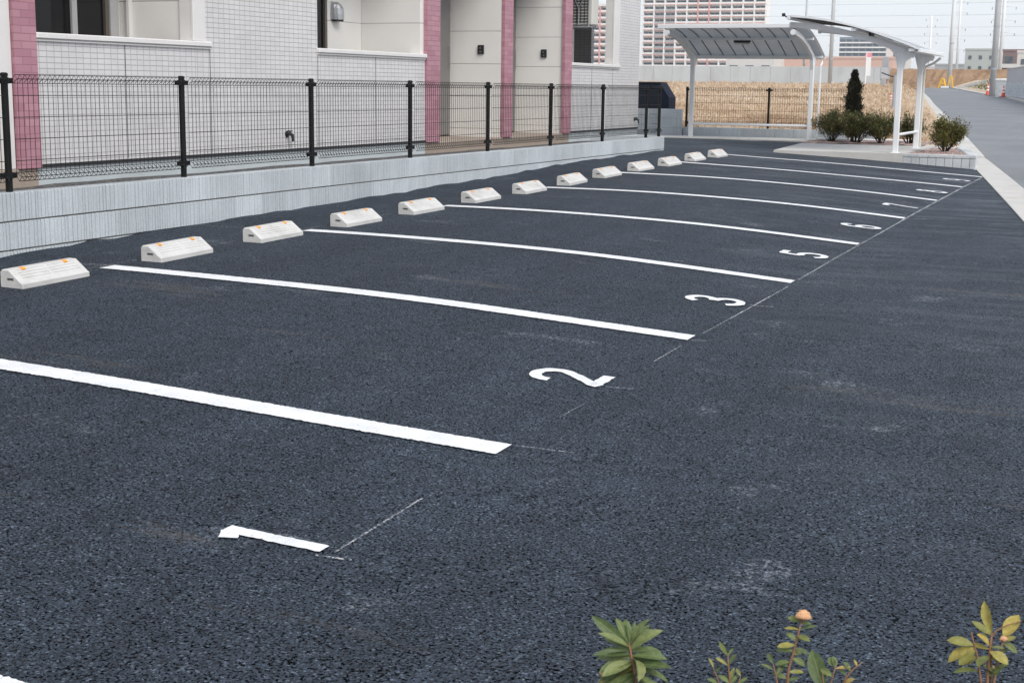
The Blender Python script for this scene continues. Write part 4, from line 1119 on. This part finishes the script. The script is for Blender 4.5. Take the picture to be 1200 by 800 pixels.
# ------------------------------------------------------------------ right hand wall with sheet fence
def xw(y): return XRD(y)+.45
rw=empty('block_wall',(xw(95),95,1.),label='grey block wall along the right of the road with grey sheet panels on top',cat='wall')
mb=MB(); y=60.
while y<121:
    b=min(y+.8,121)
    for k in range(5):
        z1=2.0-.2*k+.006*(y-86); q=.012
        mb.add([(xw(y)-.08,y+.01,z1-.19),(xw(y)+.08,y+.01,z1-.19),(xw(b)+.08,b-.01,z1-.19),(xw(b)-.08,b-.01,z1-.19),
                (xw(y)-.08,y+.01,z1),(xw(y)+.08,y+.01,z1),(xw(b)+.08,b-.01,z1),(xw(b)-.08,b-.01,z1)],
               [(0,3,2,1),(4,5,6,7),(0,1,5,4),(1,2,6,5),(2,3,7,6),(3,0,4,7)])
    y+=.8
o=mb.build('course',M['block']); rel(o,rw)
mb=MB()
mb.add([(xw(60)-.06,60,.3),(xw(121)-.06,121,.3),(xw(121)-.06,121,2.15),(xw(60)-.06,60,1.8),(xw(60)+.06,60,.3),(xw(121)+.06,121,.3),(xw(121)+.06,121,2.15),(xw(60)+.06,60,1.8)],
       [(0,1,2,3),(4,5,6,7),(0,1,5,4),(1,2,6,5),(2,3,7,6),(3,0,4,7)]); o=mb.build('joint',M['mortar']); rel(o,rw)
mb=MB(); rows=[[],[]]; y=60.; k=0
while y<121.:
    dx=.025 if k%2 else -.025
    zt=3.10+.006*(y-86)
    for yy,d in ((y,dx),(y+.12,dx)): rows[0].append((xw(yy)+d,yy,zt-1.08)); rows[1].append((xw(yy)+d,yy,zt))
    y+=.15; k+=1
mb.grid(rows); o=mb.build('sheet_panel',M['corr'],fix=False); rel(o,rw)
mb=MB(); mb.sweep([(xw(60)-.05,60,2.97),(xw(121)-.05,121,3.30)],.06,.06,(1,0,0)); o=mb.build('top_rail',M['grey_steel']); rel(o,rw)
pr=empty('gate_pier',(-10.82,122,1.2),label='pale block pier with a white cap at the end of the sheet fence',cat='pier')
mb=MB()
for k in range(7): mb.cbox(-.40,.40,-.2,.2,-.2+.2*k+.005,-.2+.2*(k+1)-.005,.01)
mb.box(-.38,.38,-.18,.18,-.2,1.19); mb.build('shaft',M['block2'],pr)
mb=MB(); mb.cbox(-.46,.46,-.26,.26,1.203,1.36,.02); mb.build('cap',M['white_steel'],pr)

# ------------------------------------------------------------------ poles, pylons, wires
def pole(loc,h,r0,r1,mat,label,bands=True):
    root=empty('utility_pole',loc,label=label,cat='utility pole')
    mb=MB(); mb.tube([(0,0,-.3),(0,0,h)],[r0,r1],16); mb.build('shaft',mat,root,smooth=True)
    for z in (2.2,5.6):
        b=MB(); rr=r0+(r1-r0)*z/h; b.tube([(0,0,z),(0,0,z+.12)],rr+.02,14); b.build('band',M['grey_steel'],root)
    for k in range(10): 
        b=MB(); z=2.6+.45*k; rr=r0+(r1-r0)*z/h; s=1 if k%2 else -1
        b.tube([(s*rr*.9,0,z),(s*(rr+.16),0,z)],.014,5); b.build('step_bolt',M['grey_steel'],root)
    return root
pole((-23.75,195,2.0),14.5,.30,.22,M['pole_pale'],'pale concrete utility pole at the far end of the road, left of the thicker pole')
pole((-11.76,125,1.12),13.5,.25,.22,M['pole'],'thick grey utility pole beside the orange cones right of the road')
pole((-39.5,180,1.5),14.,.15,.12,M['pole'],'thin grey pole behind the precast wall, above the left shelter roof')
pole((-27.35,136,2.1),12.,.19,.16,M['pole'],'grey pole standing before the precast wall, behind the end on shelter')
def pylon(loc,h,r0,arms,label):
    root=empty('power_pylon',loc,label=label,cat='power pylon',group='white power pylons')
    mb=MB(); mb.tube([(0,0,-2),(0,0,h)],[r0,r0*.45],12); mb.build('mast',M['pylon'],root,smooth=True)
    for z,w in arms:
        a=MB(); a.tube([(-w,0,z),(0,0,z+.25),(w,0,z)],[.07,.14,.07],6); ao=a.build('cross_arm',M['pylon'],root)
        for s in (-1,1):
            b=MB(); b.tube([(s*w*.97,0,z-.03),(s*w*.97,0,z-.7)],.13,6); b.build('insulator',M['grey_steel'],ao)
pylon((-70.5,520,2),25.5,.55,[(24.3,1.9),(22.2,1.4),(19.5,2.2),(16.5,2.0)],'small white power pylon above the end on shelter roof')
pylon((-49.4,420,2),36,.42,[(24.0,1.9),(21.2,1.9),(16.9,1.7),(14.,1.7),(11.2,1.7)],'slim white power pylon just right of the pale utility pole')
pylon((-37.9,420,2),42,.62,[(22.6,3.2),(19.0,3.2),(15.6,3.2)],'white power pylon with wide cross arms right of the thick pole')
def wire(p,q,sag,r,label):
    mb=MB(); P=Vector(p);Q=Vector(q); n=24
    mb.tube([P.lerp(Q,i/n)-Vector((0,0,sag*4*(i/n)*(1-i/n))) for i in range(n+1)],r,4)
    tag(mb.build('power_line',M['grey_steel'],fix=False),label=label,cat='power line',group='power lines across the sky')
for k,(z0,z1,lab) in enumerate(((31.6,29.2,'topmost'),(28.7,27.4,'second highest'),(25.4,24.2,'third highest'),(22.5,20.6,'fourth highest'),(20.3,18.0,'lowest'))):
    wire((-230,455+k*3,z0+2),(60,425+k*3,z1+1),2.5,.045,f'thin grey power line across the pale sky, {lab} of five')

# grey meter post by the bushes, cabinet, banner
gp=empty('steel_post',(-6.92,44,.62),label='short grey steel post in the dry grass behind the near shelter post',cat='post')
mb=MB(); mb.tube([(0,0,-.2),(0,0,1.28)],.045,12); mb.build('shaft',M['grey_steel'],gp); mb=MB(); mb.tube([(0,0,1.28),(0,0,1.30)],.05,12); mb.build('cap',M['grey_steel'],gp)
mb=MB(); mb.tube([(0,0,1.22),(-.25,.1,1.30),(-.42,.1,1.36)],.018,6); mb.build('cable',M['plastic_black'],gp)
cb=empty('meter_cabinet',(-19.7,120,1.85),label='grey metal cabinet on a frame at the right end of the precast wall',cat='cabinet')
mb=MB(); mb.cbox(-.36,.36,-.2,.2,.55,1.55,.02); mb.build('cabinet_body',M['grey_steel'],cb)
mb=MB(); mb.cbox(-.30,.30,-.215,-.202,.60,1.50,.004); mb.build('door',M['corr'],cb)
for sx in (-.28,.28):
    mb=MB(); mb.tube([(sx,0,-.3),(sx,0,.56)],.05,8); mb.build('leg',M['grey_steel'],cb)
mb=MB(); mb.cbox(-.3,.0,-.15,.15,.1,.48,.02); mb.build('lower_box',M['grey_steel'],cb)
mb=MB(); mb.cbox(-.25,.25,-.12,.12,1.545,2.35,.02); mb.build('upper_box',M['grey_steel'],cb)
bn=empty('banner_pole',(-24.17,136.6,2.1),label='white banner pole with a pink top before the precast wall',cat='banner')
mb=MB(); mb.tube([(0,0,-.3),(0,0,2.9)],.05,8); mb.build('shaft',M['white_steel'],bn)
mb=MB(); mb.box(-.02,.42,-.015,.015,.75,2.45); mb.build('banner_cloth',M['white_steel'],bn)
M['pinkcloth']=plain('pink_cloth',(.75,.28,.32),.8,.05); mb=MB(); mb.box(-.10,.44,-.02,.02,2.46,2.85); mb.build('banner_top',M['pinkcloth'],bn)

# cones and barricade
def cone(loc,s,label):
    root=empty('traffic_cone',loc,label=label,cat='traffic cone',group='orange traffic cones by the road')
    mb=MB(); mb.tube([(0,0,.04*s),(0,0,.95*s),(0,0,1.0*s)],[.20*s,.045*s,.03*s],16); mb.build('cone_body',M['cone'],root)
    mb=MB(); mb.cbox(-.26*s,.26*s,-.26*s,.26*s,0,.04*s,.01); mb.build('base',M['plastic_black'],root)
    for z in (.40,.66):
        b=MB(); r=lambda h:(.20+(.045-.20)*(h-.04)/.91)*s+.004
        b.tube([(0,0,z*s),(0,0,(z+.13)*s)],[r(z),r(z+.13)],16,cap=False); b.build('reflective_band',M['white_steel'],root)
cone((-12.58,130,1.22),1.0,'orange and white traffic cone left of the thick utility pole')
cone((-9.84,113,1.12),.85,'orange and white traffic cone right of the thick utility pole, beside the pier')
cone((-9.55,60.,.95),.42,'orange traffic cone in the dry grass behind the grey steel post')
bq=empty('barricade',(-23.95,190,1.97),label='yellow A shaped barricade at the far end of the road',cat='barricade')
mb=MB()
for y in (-.3,.3):
    for sx in (-1,1): mb.tube([(sx*.45,y,0),(sx*.10,y,1.15)],.075,8)
    mb.tube([(-.10,y,1.15),(.10,y,1.15)],.075,8); mb.tube([(-.28,y,.55),(.28,y,.55)],.06,8)
mb.tube([(0,-.3,1.15),(0,.3,1.15)],.05,8); mb.build('a_frame',M['yellow'],bq)
mb=MB(); mb.cbox(-.15,.85,-.42,-.32,.0,.22,.02); mb.build('foot_weight',M['white_steel'],bq)
bq=empty('barricade',(-23.05,190.5,1.97),label='second yellow barricade, half hidden by the pale utility pole',cat='barricade')
mb=MB()
for sx in (-1,1): mb.tube([(sx*.35,0,0),(sx*.08,0,1.5)],.08,8)
mb.tube([(-.08,0,1.5),(.08,0,1.5)],.08,8); mb.tube([(-.2,0,.7),(.2,0,.7)],.06,8); mb.build('a_frame',M['yellow'],bq)
# planks and pile on the verge
pk=empty('plank_pile',(-15.9,150,1.75),label='grey planks lying on the weedy verge between the two poles',cat='planks')
mb=MB()
for k in range(3): mb.sweep([(-1.6,-.1+.2*k,.0+.1*k),(1.2,.1*k,.75+.12*k)],.20,.05,(0,1,0))
mb.build('plank',M['panel'],pk)

# ------------------------------------------------------------------ distant buildings
def cmat(name,c): return plain(name,c,.8,.04,.15)
M['t_white']=cmat('tower_white',(.86,.84,.82)); M['t_red']=cmat('tower_coral',(.72,.27,.22)); M['t_grey']=cmat('tower_grey',(.40,.41,.42)); M['t_pink']=cmat('tower_pink',(.66,.36,.34))
M['f_blue']=cmat('block_bluegrey',(.22,.27,.32)); M['f_pink']=cmat('block_salmon',(.62,.42,.35)); M['f_pale']=cmat('block_pale',(.62,.60,.58)); M['f_green']=cmat('block_greygreen',(.42,.45,.43)); M['f_brown']=cmat('block_brown',(.22,.15,.15))
def share(name,me,parent,loc):
    o=bpy.data.objects.new(name,me); COL.objects.link(o); o.parent=parent; o.location=loc; return o
def tower(loc,bays,bw_,floors,fh,rz,label,f0=0):
    """balcony tower: local x along the facade, facade faces -y; parts of the largest 99 bays, the rest as stuff"""
    root=empty('apartment_tower',loc,rz,label=label,cat='building'); Wd=bays*bw_
    mb=MB(); mb.box(0,Wd,1.2,8,0,floors*fh)
    for k in range(floors+1): mb.box(-.25,Wd+.25,-.15,1.197,k*fh-.12,k*fh+.12)
    for i in range(bays+1):
        c = 2 if i in (5,6,) else 0
        for k in range(floors): mb.box(i*bw_-.34,i*bw_+.34,-.35,1.19,k*fh+.123,(k+1)*fh-.123,c)
    mb.box(-.3,Wd+.3,-.3,8.2,floors*fh+.13,floors*fh+1.2)
    mb.build('wall',[M['t_white'],M['t_red'],M['t_pink']],root)
    # meshes shared by all bays
    w=MB(); w.box(.55,bw_*.45,1.12,1.19,.2,2.25); w.box(bw_*.52,bw_-.6,1.12,1.19,.2,2.25); w.box(.42,.55,1.05,1.19,.1,2.4,1); w.box(bw_*.45,bw_*.52,1.05,1.19,.1,2.4,1)
    wo=w.build('window',[M['farglass'],M['t_grey']])
    ba=MB(); ba.box(.36,bw_-.36,-.28,-.16,.42,1.22); ba.box(.36,bw_-.36,-.30,-.155,.14,.415,1); bo=ba.build('balcony',[M['t_white'],M['t_red']])
    bb=MB(); bb.box(.36,bw_-.36,-.28,-.16,.14,1.22); bb.box(.36,bw_-.36,-.31,-.15,-.10,.137,1); bo2=bb.build('balcony',[M['t_grey'],M['t_red']])
    wm,b1,b2=wo.data,bo.data,bo2.data
    for q in (wo,bo,bo2): bpy.data.objects.remove(q)
    sw=MB(); sb=MB()
    for k in range(floors):
        for i in range(bays):
            if f0<=k<f0+9 and (k-f0)*bays+i<99:
                share('window',wm,root,(i*bw_,0,k*fh)); share('balcony',b2 if i in (1,2) else b1,root,(i*bw_,0,k*fh))
            else:
                sw.box(i*bw_+.55,i*bw_+bw_-.6,1.12,1.19,k*fh+.2,k*fh+2.25); sb.box(i*bw_+.36,(i+1)*bw_-.36,-.28,-.16,k*fh+.42,k*fh+1.22); sb.box(i*bw_+.36,(i+1)*bw_-.36,-.30,-.155,k*fh+.14,k*fh+.415,1)
    if sw.v: tag(sw.build('window',M['farglass'],root),kind='stuff'); tag(sb.build('balcony',[M['t_white'],M['t_red']],root),kind='stuff')
    return root
tower((-232.8,690,.0),11,5.62,22,3.0,0.,'red and white apartment tower with rows of balconies, right of the near building',f0=5)
tower((-262,640,.0),6,5.0,13,3.0,.0,'red and white tower seen through the corner balcony opening',f0=3)
def block(loc,Wd,Dp,floors,fh,cols,wallm,label,rz=0.,ww=.6,wh=.5,rail=None):
    root=empty('distant_building',loc,rz,label=label,cat='building')
    mb=MB(); mb.box(0,Wd,0,Dp,-2,floors*fh+.4); mb.box(-.1,Wd+.1,-.1,Dp+.1,floors*fh+.403,floors*fh+.9)
    mb.build('wall',wallm,root)
    cw=Wd/cols
    w=MB(); w.box(cw*(1-ww)/2,cw*(1+ww)/2,-.10,-.003,fh*.3,fh*(.3+wh)); wo=w.build('window',M['farglass']); me=wo.data; bpy.data.objects.remove(wo)
    tot=floors*cols; n=0
    for k in range(floors-1,-1,-1):
        for i in range(cols):
            if n<96: share('window',me,root,(i*cw,0,k*fh)); n+=1
    if rail:
        for k in range(floors):
            r=MB(); r.box(.05,Wd-.05,-.8,-.7,k*fh-.1,k*fh+.75); r.box(.05,Wd-.05,-.7,-.012,k*fh-.1,k*fh+.05); r.build('balcony',rail,root)
    return root
block((-186,950,2),34,14,11,3.0,8,M['f_blue'],'blue grey apartment block seen above the salmon building',ww=.78,wh=.55,rail=M['t_white'])
block((-81.5,330,1.),29,20,1,7.2,6,M['f_pink'],'low salmon coloured building above the precast wall, under the shelter roof',ww=.3,wh=.12)
block((-88,320,1.),11,12,2,3.8,3,M['f_pale'],'low pale building beside the foot of the red and white tower',ww=.5,wh=.25)
block((-55,335,1.),4.2,10,3,3.6,1,M['f_pale'],'narrow white building behind the top of the near shelter post',ww=.2,wh=.2)
block((-67,480,1.),10,12,3,2.6,4,M['f_pale'],'small white house row over the earth bank, left of the pale pole',ww=.6,wh=.4)
block((-58,440,1.),9,12,3,2.6,4,M['t_grey'],'small grey building over the earth bank, just right of the shelter roof end',ww=.5,wh=.4)
block((-47.4,420,1.),8.3,10,4,2.9,3,M['f_green'],'grey green apartment block over the bank between the two thick poles',ww=.3,wh=.35)
block((-29.4,330,1.),8,10,3,2.95,3,M['f_brown'],'brown building with pale balconies above the sheet fence at the right edge',ww=.6,wh=.5,rail=M['f_pale'])
block((-24,300,1.),9,10,3,2.6,3,M['f_pale'],'pale house at the right picture edge above the sheet fence',ww=.5,wh=.4)

# ------------------------------------------------------------------ air
HZ=.0002
m=bpy.data.materials.new('haze_air'); m.use_nodes=True; nt=m.node_tree; nt.nodes.clear()
ou=nt.nodes.new('ShaderNodeOutputMaterial'); pv=nt.nodes.new('ShaderNodeVolumePrincipled'); pv.inputs['Color'].default_value=(.93,.95,.98,1); pv.inputs['Density'].default_value=HZ; pv.inputs['Anisotropy'].default_value=.2
nt.links.new(pv.outputs[0],ou.inputs['Volume'])
mb=MB(); mb.box(-420,260,-60,1150,-3.,72.)
tag(mb.build('haze',m),kind='stuff')

# ------------------------------------------------------------------ light and sky
world=bpy.data.worlds.new('World'); scene.world=world; world.use_nodes=True
nt=world.node_tree; bg=nt.nodes['Background']
sky=N(nt,'ShaderNodeTexSky'); sky.sky_type='NISHITA'; sky.sun_disc=False
SUN_EL,SUN_AZ=R(46),R(128)      # azimuth measured clockwise from +Y
sky.sun_elevation=SUN_EL; sky.sun_rotation=SUN_AZ; sky.air_density=1.0; sky.dust_density=2.0; sky.ozone_density=1.0
tc=N(nt,'ShaderNodeTexCoord'); 
cl=ramp(nt,noise(nt,mapv(nt,tc.outputs['Generated'],(1,1,2.5)),1.6,5,.6),[(.3,(7.2,7.7,8.6)),(.7,(8.2,8.5,9.1))])
c=mix(nt,.62,sky.outputs[0],cl)
nt.links.new(c,bg.inputs['Color']); bg.inputs['Strength'].default_value=.112
sd=bpy.data.lights.new('sun','SUN'); so=bpy.data.objects.new('sun',sd); COL.objects.link(so)
sd.energy=2.0; sd.angle=R(32); sd.color=(1.,.96,.90)
dirv=Vector((math.sin(SUN_AZ)*math.cos(SUN_EL),math.cos(SUN_AZ)*math.cos(SUN_EL),math.sin(SUN_EL)))
so.rotation_euler=(-dirv).to_track_quat('-Z','Y').to_euler()

scene.view_settings.view_transform='Standard'; scene.view_settings.look='None'; scene.view_settings.gamma=1.; scene.view_settings.exposure=.42
scene.view_settings.use_curve_mapping=False
scene.render.engine='CYCLES'
scene.cycles.max_bounces=6; scene.cycles.transparent_max_bounces=8
